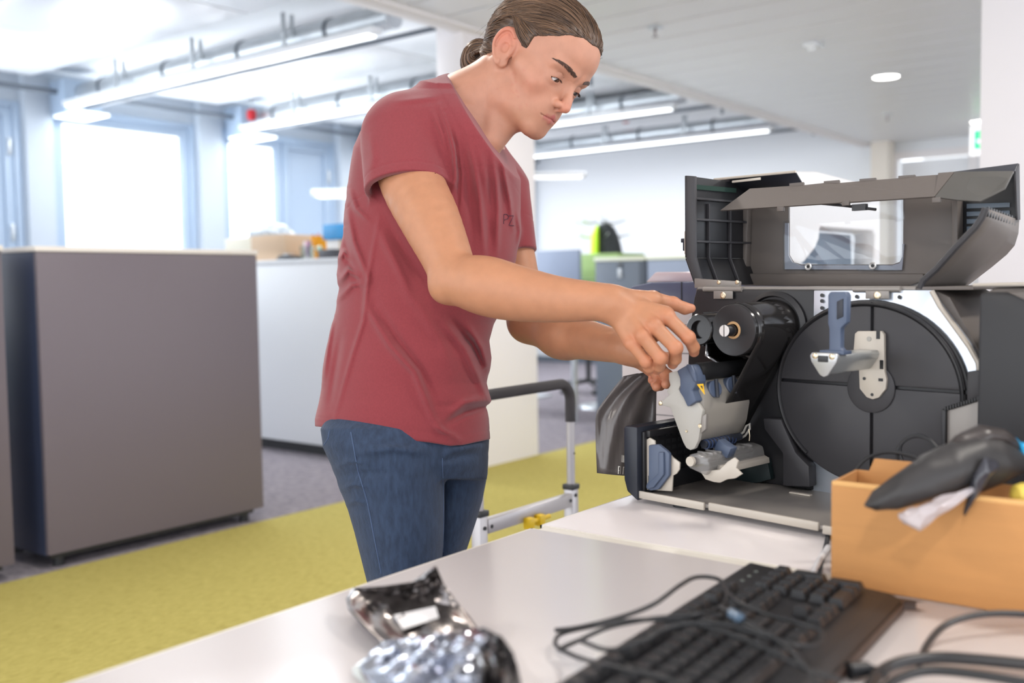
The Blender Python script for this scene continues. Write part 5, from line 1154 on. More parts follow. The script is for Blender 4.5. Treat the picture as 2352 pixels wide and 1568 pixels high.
# tall white multifunction machine farther back, seen over and through the cover
dm = 2.75
def Wm(px, py, d=dm): return P(px, py, d=d)
a = Wm(1812, 600); b = Wm(2030, 600)
ex = unit((b-a)*np.array([1, 1, 0])); ey = np.array([-ex[1], ex[0], 0]); org = a*np.array([1, 1, 0])
MM = Matrix([[ex[0], ey[0], 0, org[0]], [ex[1], ey[1], 0, org[1]], [0, 0, 1, 0], [0, 0, 0, 1]])
def cz(px, py): 
    r_ = ray(px, py); t_ = (-(CAM-org)@ey)/(r_@ey); q = CAM+r_*t_-org; return (q@ex, q[2])
t = thing('copier', 'tall white copier with a raised rounded scanner arm, seen through the printer window', 'copier', org)
wp = mat('copier_white', (.80, .78, .76), .35)
arch = [cz(*q) for q in ((1803, 420), (1806, 405), (1816, 397), (1830, 394), (1875, 394), (1945, 412), (2012, 430), (2022, 450), (2022, 660), (2002, 660), (2008, 540), (2004, 530), (1884, 520), (1882, 548), (1872, 570), (1848, 600), (1835, 606), (1818, 600), (1812, 586), (1810, 520))]
m = MB(MM); m.prism(arch, 1, 0, .16, .012, 3); obj('scanner_arm', m, wp, t)
m = MB(MM); m.prism([cz(*q) for q in ((1800, 640), (2035, 640), (2035, 900), (1800, 900))], 1, -.05, .45, .01); obj('body', m, wp, t)
x_a = cz(1800, 900); x_b = cz(2035, 900)
m = MB(MM); m.box((x_a[0], -.05, .03), (x_b[0], .45, x_a[1]-.005), .006); obj('paper_cabinet', m, wp, t)
for a_ in (x_a[0]+.03, x_b[0]-.03):
    for b_ in (-.02, .42): m = MB(MM); m.cyl((a_, b_, .006), (a_, b_, .032), .02, seg=14); obj('caster', m, M['black'], t)
m = MB(MM); m.prism([cz(*q) for q in ((1834, 606), (1884, 606), (1884, 642), (1834, 642))], 1, .02, .12, .004); obj('arm_post', m, wp, t)
m = MB(MM); q = cz(1880, 465); m.box((q[0]+.01, -.004, q[1]-.001), (q[0]+.14, 0, q[1]+.001)); obj('panel_seam', m, M['cream'], t)
m = MB(MM); m.prism([cz(*q) for q in ((1886, 524), (2002, 533), (2006, 640), (1886, 640))], 1, .17, .19, .002); obj('screen_panel', m, mat('panel_slate', srgb(128, 146, 166), .4), t)
# ================================================================= hand truck
def Tx(px, py): return P(px, py, x=-1.466)
t = thing('hand_truck', 'folding aluminium hand truck with black grip behind the person', 'hand truck', (-1.466, 1.92, 0))
alu = mat('truck_aluminium', (.50, .48, .49), .35, .4)
yl, yr = Tx(1101, 1180)[1], Tx(1312, 1150)[1]; zt_ = Tx(1312, 878)[2]; zc_l = Tx(1120, 1198)[2]
zc = .535
pth = [(-1.466, yl, zt_-.12)]
for a_ in np.linspace(math.pi, math.pi/2, 8): pth.append((-1.466, yl+.045+.045*math.cos(a_), zt_-.045+.045*math.sin(a_)))
for a_ in np.linspace(math.pi/2, 0, 8): pth.append((-1.466, yr-.045+.045*math.cos(a_), zt_-.045+.045*math.sin(a_)))
pth.append((-1.466, yr, zt_-.10))
m = MB(); m.tube(pth, .0135, 16); obj('grip', m, mat('foam_grip', (.05, .047, .05), .8, bump=.3, bscale=300), t, ang=60)
for y_ in (yl, yr):
    m = MB(); m.cyl((-1.466, y_, .30), (-1.466, y_, zt_-.09), .0105, seg=20); obj('upper_tube', m, alu, t)
    m = MB(); m.box((-1.466-.014, y_-.014, .10), (-1.466+.014, y_+.014, zc+.015), .003); obj('lower_rail', m, alu, t)
    m = MB(); m.box((-1.466-.0165, y_-.0165, zc+.012), (-1.466+.0165, y_+.0165, zc+.026), .002); obj('rail_cap', m, M['black'], t)
    m = MB(); m.tube([(-1.52, y_-.03, .09), (-1.52, y_+.03, .09)], [.084, .084], 24); obj('wheel', m, M['black'], t)
m = MB(); m.box((-1.466-.006, yl+.014, zc-.030), (-1.466+.016, yr-.014, zc+.004), .003); obj('cross_bar', m, alu, t)
m = MB(); m.box((-1.36-.14, yl-.03, .006), (-1.36+.12, yr+.03, .012), .002); obj('toe_plate', m, alu, t)
m = MB(); m.cyl((-1.52, yl-.03, .09), (-1.52, yr+.03, .09), .008); obj('axle', m, M['steel'], t)
for y_, z_ in ((yl+.001, zc-.014), (yl+.025, zc-.014), (yr-.025, zc-.012), (yr-.001, zc-.002)):
    m = MB(); m.lathe((-1.466+.0165, y_, z_), (1, 0, 0), [(-.002, .0045), (.001, .0045), (.002, .003), (.002, 0)], 14); obj('rivet', m, M['black'], t)
m = MB(); q = Tx(1310, 1040); m.lathe((-1.455, yr, q[2]), (1, 0, 0), [(0, .003), (.0008, .003), (.0008, 0)], 12); obj('pin_hole', m, M['black'], t)
yk = mat('clip_yellow', srgb(236, 196, 20), .4); y0k = Tx(1190, 1200)[1]; y1k = Tx(1242, 1180)[1]; zk = Tx(1215, 1190)[2]
m = MB(); m.cyl((-1.44, y0k, zk), (-1.44, y1k, zk), .006, seg=12); kk = obj('clip', m, yk, t)
for f_ in (.12, .58):
    y_ = y0k+(y1k-y0k)*f_; m = MB(); m.box((-1.452, y_-.011, zk-.016), (-1.43, y_+.011, zk+.012), .004); obj('clip_block', m, yk, kk)
# ================================================================= cardboard box and what lies in it
cb = mat('cardboard', srgb(192, 138, 82), .75, bump=.15, bscale=60, stretch=(1, 1, 8), var=.04, vscale=12)
bA = P(1908, 1338, z=.742)*np.array([1, 1, 0]); bB = P(2352, 1412, z=.742)
bx = unit((bB-bA)*np.array([1, 1, 0])); by = np.array([-bx[1], bx[0], 0])
BM = Matrix([[bx[0], by[0], 0, bA[0]], [bx[1], by[1], 0, bA[1]], [0, 0, 1, 0], [0, 0, 0, 1]])
def BL(px, py, v):
    r_ = ray(px, py); t_ = (v-(CAM-bA)@by)/(r_@by); q = CAM+r_*t_-bA; return np.array([q@bx, v, q[2]])
hz_ = BL(1898, 1104, 0)[2]; hz2 = BL(2352, 1160, 0)[2]
BW, BD = .36, .085
t = thing('cardboard_box', 'open brown cardboard box beside the label printer, cables on top', 'box', bA)
th = .004
m = MB(BM); m.box((0, 0, .7405), (BW, th, hz_), .0012); obj('front_panel', m, cb, t)
m = MB(BM); m.box((0, th, .7405), (th, BD, hz_), .0012); obj('side_panel', m, cb, t)
m = MB(BM); m.box((BW-th, th, .7405), (BW, BD, hz_), .0012); obj('side_panel', m, cb, t)
bt = BL(2010, 1052, BD)
m = MB(BM); m.prism([(0, .7405), (BW, .7405), (BW, hz_), (BL(2120, 1110, BD)[0]+.02, hz_), (BL(2115, 1062, BD)[0], BL(2115, 1062, BD)[2]), (bt[0], bt[2]), (BL(2000, 1112, BD)[0]-.001, hz_), (0, hz_)], 1, BD-th, BD, .001); obj('back_panel', m, cb, t)
m = MB(BM); m.box((th, th, .7405), (BW-th, BD-th, .744)); obj('bottom_panel', m, cb, t)
m = MB(BM); m.box((.001, -.0006, hz_-.004), (BW, .0045, hz_+.0008), .0006); obj('cut_edge', m, mat('cut_board', srgb(226, 176, 112), .8), t)
# black soft pouch lying over the box rim
def blob(name, rows, mt, parent=None, seg=20, wob=.0, loc=None, ang=70, seed=1):
    """rows: (px, py, depth, half height in px, half thickness m): a lumpy closed body along a line in space"""
    r2 = np.random.default_rng(seed); G = []
    R_ = np.array(rows, float); n = len(rows)*4-3
    ph = r2.uniform(0, 6, 4)
    for i in range(n):
        k = i/4; a = int(min(k, len(rows)-2)); f_ = k-a; f_ = f_*f_*(3-2*f_); r_ = R_[a]*(1-f_)+R_[a+1]*f_
        c = P(r_[0], r_[1], d=r_[2]); ring = []
        for j in range(seg):
            an = 2*math.pi*j/seg; w_ = 1+wob*(math.sin(3*an+ph[0]+i*.5)+.6*math.sin(5*an+ph[1]-i*.8)+.4*math.sin(8*an+ph[2]+i*1.3))
            ring.append(c+AU*(r_[3]/F_PX*r_[2]*math.sin(an)*w_)+AF*(r_[4]*math.cos(an)*w_))
        G.append(ring)
    m = MB(); V_ = m.grid(G, closed_v=True); m.bm.faces.new(V_[0]); m.bm.faces.new(V_[-1][::-1]); return obj(name, m, mt, parent, loc=loc, ang=ang)
gb = mat('black_nylon', srgb(48, 46, 46), .5, bump=.5, bscale=40, detail=2)
loc = P(2130, 1130, d=1.13)
t = thing('tool_pouch', 'black pointed soft pouch lying across the rim of the cardboard box', 'pouch', loc)
blob('pouch_body', [(1988, 1160, 1.015, 4, .004), (2010, 1150, 1.015, 22, .014), (2055, 1130, 1.015, 38, .020), (2120, 1100, 1.025, 52, .026), (2180, 1080, 1.035, 60, .030), (2240, 1065, 1.055, 66, .032), (2290, 1058, 1.065, 52, .030), (2330, 1060, 1.075, 34, .022), (2352, 1062, 1.075, 20, .012)], gb, t, wob=.035)
blob('pouch_fold', [(2150, 1060, 1.045, 6, .006), (2200, 1020, 1.055, 22, .014), (2255, 1000, 1.065, 24, .018), (2300, 1005, 1.075, 22, .018), (2345, 1030, 1.085, 10, .010)], mat('dark_nylon', srgb(62, 56, 54), .35, bump=.6, bscale=50, detail=2), t, wob=.05, seed=3)
blob('shiny_fold', [(2215, 1180, 1.015, 4, .003), (2235, 1120, 1.010, 30, .006), (2262, 1080, 1.015, 28, .006), (2290, 1068, 1.025, 10, .004)], mat('shiny_black', srgb(60, 60, 66), .15, bump=1.0, bscale=60, detail=2), t, wob=.12, seed=5)
bub = mat('clear_wrap', (.62, .57, .59), .12, bump=1.0, bscale=90, detail=2, spec=.8, coat=.5); bub.node_tree.nodes['Principled BSDF'].inputs['Alpha'].default_value = .6
tag(blob('plastic_wrap', [(2240, 1120, 1.010, 4, .003), (2190, 1150, 1.000, 16, .006), (2140, 1172, 0.995, 22, .009), (2105, 1190, 0.995, 26, .010), (2078, 1190, 1.000, 14, .006), (2064, 1184, 1.000, 4, .002)], bub, None, wob=.18, loc=P(2130, 1170, d=1.075), seed=8), 'shiny clear crumpled plastic wrap poking out under the black pouch', 'wrap')
blue = mat('bright_blue_plastic', srgb(20, 150, 200), .3)
t = thing('pliers', 'bright blue handle sticking out of the box at the right edge', 'tool', P(2345, 1045, d=1.075))
blob('handle', [(2334, 1010, 1.075, 6, .004), (2338, 1025, 1.075, 14, .008), (2345, 1045, 1.075, 30, .010), (2356, 1050, 1.075, 34, .010), (2370, 1050, 1.075, 34, .010)], blue, t)
m = MB(); m.tube([P(2300, 1020, d=1.075), P(2325, 1028, d=1.075), P(2338, 1030, d=1.075)], .004, 10); obj('metal_jaw', m, M['steel'], t)
tag(blob('cable_spool', [(2322, 1140, 1.03, 4, .004), (2332, 1138, 1.03, 24, .012), (2350, 1138, 1.03, 30, .014), (2372, 1138, 1.03, 30, .014)], mat('spool_yellow', srgb(232, 205, 90), .5), None, loc=P(2345, 1140, d=1.03)), 'pale yellow rounded reel in the box at the right edge', 'reel')
def cable(name, label, pts, r_, mt, parent=None, closed=False):
    """pts: (px, py, depth or None, z or None)"""
    Q = []
    for q in pts: Q.append(P(q[0], q[1], z=q[3]) if q[2] is None else P(q[0], q[1], d=q[2]))
    Q = np.array(Q); out = []; E = np.vstack([2*Q[0]-Q[1], Q, 2*Q[-1]-Q[-2]])
    for i in range(1, len(E)-2):
        for j in range(8):
            u_ = j/8; out.append(.5*((2*E[i])+(-E[i-1]+E[i+1])*u_+(2*E[i-1]-5*E[i]+4*E[i+1]-E[i+2])*u_*u_+(-E[i-1]+3*E[i]-3*E[i+1]+E[i+2])*u_**3))
    out.append(Q[-1]); m = MB(); m.tube(out, r_, 10)
    o = obj(name, m, mt, parent, loc=None if parent else tuple(Q[len(Q)//2]), ang=80)
    if label: tag(o, label, 'cable')
    return o
kc = mat('cable_black', (.011, .012, .014), .42)
cable('cable', 'thin black cable arching out of the cardboard box in front of the disc', [(1950, 1290, 1.20, 0), (1948, 1220, 1.20, 0), (1948, 1150, 1.20, 0), (1955, 1105, 1.20, 0), (1968, 1075, 1.20, 0), (1995, 1050, 1.20, 0), (2040, 1038, 1.20, 0), (2090, 1046, 1.19, 0), (2120, 1060, 1.18, 0)], .0022, kc)
cable('cable', 'small black cable loop above the box, left of the pouch', [(2066, 1290, 1.20, 0), (2068, 1180, 1.20, 0), (2066, 1100, 1.20, 0), (2062, 1058, 1.20, 0), (2062, 1032, 1.20, 0), (2080, 1010, 1.20, 0), (2105, 1002, 1.20, 0), (2132, 1008, 1.19, 0), (2152, 1028, 1.18, 0)], .0020, kc)
cable('cable', 'white cable running up from the table beside the cardboard box', [(1868, 1330, None, .7445), (1872, 1310, None, .745), (1884, 1284, None, .75), (1902, 1256, None, .745)], .0035, mat('cable_white', (.80, .80, .82), .4))
cable('cable', 'dark blue cable beside the white one at the box corner', [(1880, 1322, None, .7435), (1886, 1292, None, .7435), (1896, 1258, None, .7435), (1903, 1220, None, .7435)], .0030, M['navy'])
# ================================================================= keyboard
kA = P(1722, 1291, z=.765); kB = P(2068, 1392, z=.752)
kx = unit(P(1722, 1291, z=.765)-P(1290, 1562, z=.765)); kx = unit(kx*np.array([1, 1, 0])); kd = (kB-kA)*np.array([1, 1, 0]); ky = unit(kd-kx*(kd@kx)); dep = kd@ky
KM = Matrix([[kx[0], ky[0], 0, kA[0]], [kx[1], ky[1], 0, kA[1]], [0, 0, 1, 0], [0, 0, 0, 1]])
KL = .46
# how far the right edge is from kA along kx
kr = max(0.0, kd@kx)*.35
t = thing('keyboard', 'black computer keyboard with wrist rest, tangled cable on top', 'keyboard', kA*np.array([1, 1, 0])+np.array([0, 0, .74])-kx*.2)
dk = .165
kb = mat('keyboard_black', (.014, .014, .016), .45, bump=.1, bscale=800); kk_ = mat('keycap_black', (.018, .018, .020), .42)
m = MB(KM); v0_ = [(0, .741), (0, .766), (dk-.012, .756), (dk, .750), (dk, .741)]
m.prism(v0_, 0, -KL, 0, .003); obj('base', m, kb, t)
def kz(y_): return .766-(.010)*(y_/dk)
wr_ = dep-dk
m = MB(KM); wp_ = [(-KL, dk), (-.0, dk), (kr*.6+.004, dk+.012), (kr*.6+.004, dk+wr_-.018), (-.012, dk+wr_), (-KL, dk+wr_)]
m.prism(wp_, 2, .741, .7505, .0028); obj('wrist_rest', m, mat('rest_brown_black', srgb(70, 54, 46), .5), t)
kmesh = {}
def key(x_, y_, wx, wy=.0155):
    k = (round(wx, 4), round(wy, 4))
    if k not in kmesh:
        m = MB(KM.to_3x3().to_4x4()); h_ = .0085; tx, ty = wx/2-.0022, wy/2-.0022; 
        b_ = [(-wx/2, -wy/2), (wx/2, -wy/2), (wx/2, wy/2), (-wx/2, wy/2)]; t_ = [(-tx, -ty-.0008), (tx, -ty-.0008), (tx, ty-.0008), (-tx, ty-.0008)]
        v0 = [m.bm.verts.new((a, b, 0)) for a, b in b_]; v1 = [m.bm.verts.new((a, b, h_)) for a, b in t_]; cvt = m.bm.verts.new((0, -.0008, h_-.0010))
        for i in range(4): m.bm.faces.new((v0[i], v0[(i+1) % 4], v1[(i+1) % 4], v1[i])); m.bm.faces.new((v1[i], v1[(i+1) % 4], cvt))
        m.bm.faces.new(v0[::-1]); bmesh.ops.bevel(m.bm, geom=[e for e in m.bm.edges if all(v in v1 for v in e.verts)], offset=.0011, segments=1, affect='EDGES')
        m._fin(m.bm.verts[:]); bmesh.ops.recalc_face_normals(m.bm, faces=m.bm.faces); me = bpy.data.meshes.new('key'); m.bm.to_mesh(me); m.bm.free(); me.materials.append(kk_); smooth(me, 30); kmesh[k] = me
    o = bpy.data.objects.new('key', kmesh[k]); o.parent = t; wpz = KM @ Vector((x_, y_, kz(y_)+.0005)); o.location = wpz-t.location; COL.objects.link(o)
pt = .0190
rowy = [.020, .046, .065, .084, .103, .122]
np0 = -.012-4*pt+pt/2
for r_ in range(1, 6):
    for c_ in range(4):
        if r_ in (3, 5) and c_ == 3: continue
        if r_ == 5 and c_ == 1: continue
        x_ = np0+c_*pt; y_ = rowy[r_]; w_ = .0165
        if r_ == 5 and c_ == 0: x_ += pt/2; w_ = .0355
        if c_ == 3 and r_ in (2, 4): key(x_, y_+pt/2, .0165, .0345)
        else: key(x_, y_, w_)
for c_ in range(4): 
    m = None
nav0 = np0-.010-3*pt
for r_, cs in ((0, (0, 1, 2)), (1, (0, 1, 2)), (2, (0, 1, 2)), (4, (1,)), (5, (0, 1, 2))):
    for c_ in cs: key(nav0+c_*pt, rowy[r_], .0165)
mx1 = nav0-.010-pt/2; L0 = mx1-15*pt
layout = {0: [1, -.9, 1, 1, 1, 1, -.5, 1, 1, 1, 1, -.6, 1, 1, 1, 1], 1: [1]*13+[2], 2: [1.5]+[1]*12+[1.5], 3: [1.75]+[1]*11+[2.25], 4: [1.25]+[1]*11+[2.75], 5: [1.25, 1.25, 1.25, 6.25, 1.25, 1.25, 1.25, 1.25]}
for r_, ws in layout.items():
    x_ = L0+(pt/2 if False else 0)
    for w_ in ws:
        if w_ > 0: key(x_+w_*pt/2, rowy[r_], w_*pt-.0025)
        x_ += abs(w_)*pt
for i in range(3):
    m = MB(KM); x_ = np0+.01+i*pt; m.lathe((x_, .019, kz(.019)), (0, 0, 1), [(0, .0022), (.0006, .0022), (.0008, 0)], 12); obj('status_light', m, mat('led_off', (.2, .22, .2), .3), t)
zk = .782
kcab = [
 [(1275, 1447, 0, .757), (1330, 1440, 0, .762), (1420, 1418, 0, .775), (1500, 1388, 0, .786), (1560, 1345, 0, .79), (1600, 1325, 0, .79), (1650, 1330, 0, .785), (1672, 1360, 0, .782), (1655, 1395, 0, .784), (1590, 1412, 0, .79), (1500, 1420, 0, .785), (1400, 1440, 0, .772), (1330, 1470, 0, .76), (1285, 1490, 0, .750)],
 [(1285, 1490, 0, .750), (1275, 1475, 0, .748), (1290, 1455, 0, .750), (1350, 1440, 0, .762), (1440, 1425, 0, .78), (1560, 1425, 0, .786), (1660, 1450, 0, .784), (1740, 1480, 0, .782), (1800, 1510, 0, .778), (1860, 1540, 0, .77), (1930, 1560, 0, .76)],
 [(1285, 1490, 0, .750), (1330, 1510, 0, .756), (1400, 1530, 0, .775), (1500, 1550, 0, .780), (1580, 1575, 0, .780)],
 [(1672, 1360, 0, .782), (1700, 1385, 0, .784), (1760, 1410, 0, .784), (1830, 1430, 0, .782), (1885, 1450, 0, .778), (1880, 1480, 0, .776), (1820, 1480, 0, .782), (1740, 1450, 0, .786), (1680, 1420, 0, .786)],
 [(1655, 1395, 0, .786), (1720, 1430, 0, .788), (1800, 1480, 0, .784), (1850, 1530, 0, .78), (1880, 1575, 0, .775)],
 [(1330, 1470, 0, .762), (1400, 1492, 0, .778), (1480, 1470, 0, .784), (1540, 1440, 0, .786), (1640, 1430, 0, .787), (1760, 1462, 0, .784), (1830, 1500, 0, .78)]]
cb_ = thing('keyboard_cable', 'tangled bundle of thin black cable lying over the keyboard', 'cable', P(1500, 1430, z=.78))
for pts in kcab: cable('cable_loop', None, [(a, b, None, z_) for a, b, _, z_ in pts], .0021, kc, cb_)
q = P(1690, 1418, z=.790); m = MB(); m.tube([P(1680, 1408, z=.790), P(1700, 1420, z=.790)], .0045, 10); obj('cable_tie', m, mat('tie_blue_grey', srgb(90, 110, 130), .3), cb_)
dk_ = mat('thick_cable', (.022, .022, .024), .35)
cable('cable', 'thick black cable curving over the table at the lower right', [(1800, 1575, None, .746), (1870, 1500, None, .746), (1910, 1450, None, .750), (1960, 1420, None, .760), (2030, 1408, None, .765), (2110, 1406, None, .765), (2200, 1410, None, .76), (2300, 1408, None, .76), (2400, 1415, None, .755)][0:0]+[(2110, 1525, None, .744), (2130, 1480, None, .750), (2165, 1440, None, .756), (2215, 1418, None, .760), (2290, 1408, None, .760), (2400, 1412, None, .756)], .0032, dk_)
cable('cable', 'thick black cable lying lowest at the right corner of the table', [(1990, 1590, None, .746), (2020, 1545, None, .747), (2070, 1520, None, .748), (2150, 1510, None, .748), (2250, 1515, None, .748), (2400, 1530, None, .748)], .0052, dk_)
cable('cable', 'second thick black cable just below the upper one at the right corner', [(2010, 1600, None, .756), (2060, 1560, None, .757), (2130, 1540, None, .757), (2240, 1548, None, .755), (2400, 1575, None, .752)], .0040, kc)
m = MB(); m.tube([P(1950, 1540, z=.748), P(1995, 1535, z=.748)], [.0075, .006], 14); m.tube([P(1995, 1535, z=.748), P(2035, 1548, z=.748)], .0040, 12)
tag(obj('cable_plug', m, kc, loc=tuple(P(1975, 1540, z=.748))), 'black cable plug lying on the table beside the wrist rest', 'plug')
# ================================================================= foil bag
t = thing('foil_bag', 'crumpled metallic anti-static bag with white label on the near table', 'bag', P(1000, 1480, z=.745))
foil = mat('antistatic_foil', (.20, .18, .175), .22, .85, bump=.5, bscale=22, detail=2)
def crumple(name, outline_rows, mt, amp, seed, fr=1.0, nv=22, parent=None, sol=.0006):
    """outline_rows: (left px,py,z), (right px,py,z) rows, crumpled sheet between"""
    r2 = np.random.default_rng(seed); K = len(outline_rows); n = (K-1)*5+1; G = []
    cent = r2.uniform(0, 1, (26, 2)); dirs = r2.normal(size=(26, 2)); dirs /= np.linalg.norm(dirs, axis=1)[:, None]; hh = r2.uniform(-1, 1, 26); fq = r2.uniform(8, 22, (6, 3))
    for i in range(n):
        k = i/5; a = int(min(k, K-2)); f_ = k-a; Lp_ = np.array(outline_rows[a][0])*(1-f_)+np.array(outline_rows[a+1][0])*f_; Rp_ = np.array(outline_rows[a][1])*(1-f_)+np.array(outline_rows[a+1][1])*f_; row = []
        for j in range(nv):
            s_ = j/(nv-1); q = Lp_*(1-s_)+Rp_*s_; uv = np.array([s_, i/(n-1)]); h_ = 0
            for c_, d_, w_ in zip(cent, dirs, hh): h_ += w_*abs(((uv-c_)@d_))*math.exp(-((uv-c_)**2).sum()/.10)
            for f3 in fq: h_ += .10*abs(math.sin(f3[0]*uv[0]+f3[1]*uv[1]*.7+f3[2]))-.05
            row.append(P(q[0], q[1], z=q[2]+amp*h_*fr*math.sin(math.pi*min(1, s_*1.0))**.5 if amp else q[2]))
        G.append(row)
    m = MB(); m.grid(G); o = obj(name, m, mt, parent, ang=25); md = o.modifiers.new('t', 'SOLIDIFY'); md.thickness = sol; return G
G1 = crumple('bag_flap', [((1000, 1300, .800), (1003, 1302, .800)), ((950, 1335, .790), (1020, 1340, .790)), ((880, 1345, .780), (1035, 1362, .782)), ((812, 1350, .766), (1060, 1395, .775)), ((795, 1375, .762), (1085, 1425, .772)), ((800, 1400, .760), (1108, 1460, .768)), ((835, 1440, .756), (1130, 1485, .768)), ((880, 1480, .752), (1150, 1520, .765))], foil, .018, 11, parent=t)
G2 = crumple('bag_body', [((880, 1470, .762), (1100, 1440, .785)), ((850, 1500, .758), (1130, 1455, .790)), ((825, 1530, .752), (1165, 1478, .785)), ((835, 1560, .746), (1180, 1510, .775)), ((870, 1600, .746), (1192, 1550, .765)), ((900, 1650, .746), (1200, 1620, .750))], mat('antistatic_foil', (.50, .52, .58), .16, .9, bump=.6, bscale=30, detail=2), .030, 4, parent=t)
G3 = crumple('bag_neck', [((1060, 1480, .770), (1110, 1440, .792)), ((1080, 1520, .775), (1150, 1460, .795)), ((1090, 1560, .770), (1180, 1500, .785)), ((1100, 1610, .760), (1195, 1560, .760)), ((1100, 1650, .750), (1198, 1640, .748))], mat('dark_foil', (.06, .055, .055), .18, .7, bump=.6, bscale=30, detail=2), .030, 9, parent=t)
crumple('clear_edge', [((808, 1535, .744), (880, 1480, .748)), ((812, 1548, .743), (900, 1520, .747)), ((850, 1580, .743), (930, 1560, .746)), ((900, 1620, .743), (960, 1620, .744))], mat('milky_plastic', (.62, .66, .64), .12, coat=.5, bump=.4, bscale=30), .004, 5, nv=8, parent=t)
Ga = np.array(G1)
def fl(px, py, dz=.006):
    """point of the flap under a picture point, lifted a little"""
    best = None
    for i in range(Ga.shape[0]):
        for j in range(Ga.shape[1]):
            x_, y_, d_ = to_cam(Ga[i, j]); e_ = (x_-px)**2+(y_-py)**2
            if best is None or e_ < best[0]: best = (e_, Ga[i, j], d_)
    return P(px, py, d=best[2]-dz)
m = MB(); cs = [(905, 1412), (1000, 1392), (1008, 1418), (925, 1445)]; c3 = [fl(*q) for q in cs]; slab(m, c3, AF*.0004); lb = obj('label', m, mat('label_white', (.80, .78, .78), .5), t)
m = MB(); A_, B_, C_, D_ = [np.array(q) for q in c3]
def lq(a, b): return (A_*(1-a)+B_*a)*(1-b)+(D_*(1-a)+C_*a)*b-AF*.0009
for k in range(18):
    u_ = .10+k*.047; w_ = (.022, .012, .030, .012)[k % 4]; slab(m, [lq(u_, .08), lq(u_+w_, .08), lq(u_+w_, .55), lq(u_, .55)], AF*.0002)
o = obj('barcode', m, mat('barcode_grey', (.22, .18, .17), .6), lb); o['kind'] = 'stuff'
# ================================================================= things on the white cabinet
zc_ = 1.25; yy = yw+.20
def Cb(px, py=590): return P(px, py, y=yy-.12)
t = thing('storage_box', 'light brown cardboard carton on the white cabinet beside the charcoal cabinet', 'box', (Cb(600)[0], yy, zc_))
xa, xb, xm = Cb(512)[0], Cb(658)[0], Cb(580)[0]; zt3 = Cb(600, 541)[2]
m = MB(); m.box((xm, yy-.13, zc_), (xb, yy+.18, zt3), .004); obj('carton', m, mat('pale_cardboard', srgb(196, 170, 142), .7), t)
m = MB(); m.box((xa, yy-.10, zc_), (xm-.004, yy+.18, zt3-.004), .004); obj('carton_side', m, mat('cream_card', srgb(214, 210, 194), .7), t)
def bag3(name, label, c, sx, sy, sz_, mt, seed):
    m = MB(); r2 = np.random.default_rng(seed); ret = bmesh.ops.create_icosphere(m.bm, subdivisions=4, radius=1); ph = r2.uniform(0, 6, 6)
    for v in ret['verts']:
        q = v.co.copy(); k = 1+.10*math.sin(3*q.x+ph[0]+2*q.y)+.08*math.sin(7*q.x+4*q.z+ph[1])+.05*math.sin(11*q.y+9*q.x+ph[2]); v.co = Vector((c[0]+q.x*sx*k, c[1]+q.y*sy*k, c[2]+max(q.z*k, 0)*sz_))
    return tag(obj(name, m, mt, loc=c, ang=70), label, 'bag')
pb_ = mat('grey_poly_bag', (.30, .34, .38), .3, bump=.4, bscale=20)
bag3('plastic_bag', 'crumpled pale grey plastic bag lying on the cardboard carton', (Cb(583)[0], yy+.02, zt3+.001), .20, .12, .085, pb_, 4)
t = thing('pencil_cup', 'orange translucent cup with pens on the white cabinet', 'cup', (Cb(708)[0], yy, zc_))
c_ = Cb(708); m = MB(); m.lathe((c_[0], yy, zc_), (0, 0, 1), [(0, 0), (0, .045), (.15, .075), (.15, .071), (.004, .041), (.004, 0)], 28); obj('cup', m, mat('orange_plastic', srgb(238, 160, 30), .3), t)
for k, (a, col) in enumerate(((-.05, (150, 40, 40)), (-.02, (190, 50, 40)), (.02, (210, 80, 30)), (.04, (60, 50, 110)), (0, (200, 60, 120)))):
    m = MB(); m.cyl((c_[0]+a*.4, yy+.01*k-.02, zc_+.01), (c_[0]+a*1.3, yy+.01*k-.02, zc_+.165+.006*(k % 3)), .005, seg=8); obj('pen', m, mat('pen_%d' % k, srgb(*col), .4), t)
t = thing('glass_jar', 'clear jar with pink and white markers in front of the orange cup', 'jar', (Cb(706)[0], yy-.12, zc_))
c2 = P(706, 590, y=yy-.12); m = MB(); m.lathe((c2[0], yy-.12, zc_), (0, 0, 1), [(0, 0), (0, .04), (.085, .05), (.085, .047), (.004, .037), (.004, 0)], 24); obj('jar', m, pane_mat('jar_glass', (.85, .9, .88), .15, .05), t)
for a, col in ((-.02, (240, 240, 245)), (.008, (214, 120, 180)), (.024, (120, 130, 150))):
    m = MB(); m.cyl((c2[0]+a*.6, yy-.12, zc_+.006), (c2[0]+a*1.2, yy-.12, zc_+.115), .008, seg=10); obj('marker', m, mat('marker', srgb(*col), .4), t)
xa, xb = Cb(737)[0], Cb(800)[0]
t = thing('paper_box', 'white carton under the blue box, next to the person', 'box', ((xa+xb)/2, yy, zc_)); zt4 = Cb(760, 549)[2]
m = MB(); m.box((xa+.01, yy-.08, zc_), (xb, yy+.15, zt4-.002), .003); obj('carton', m, mat('white_card', (.78, .74, .70), .6), t)
m = MB(); m.box((xa+.13, yy-.083, zc_+.002), (xb+.001, yy-.079, zt4-.004), .001); obj('carton_label', m, mat('tan_card', srgb(190, 165, 140), .6), t)
m = MB(); m.box((xa, yy-.10, zt4), (xb+.03, yy+.16, Cb(760, 514)[2]), .003); tag(obj('blue_box', m, mat('blue_card', srgb(38, 138, 196), .5, var=.12, vscale=6), loc=((xa+xb)/2, yy, zt4)), 'flat bright blue box on top of the white carton behind the person', 'box')
t = thing('office_tray', 'low black tray lying in front of the white carton on the cabinet', 'tray', (Cb(740)[0], yy-.15, zc_))
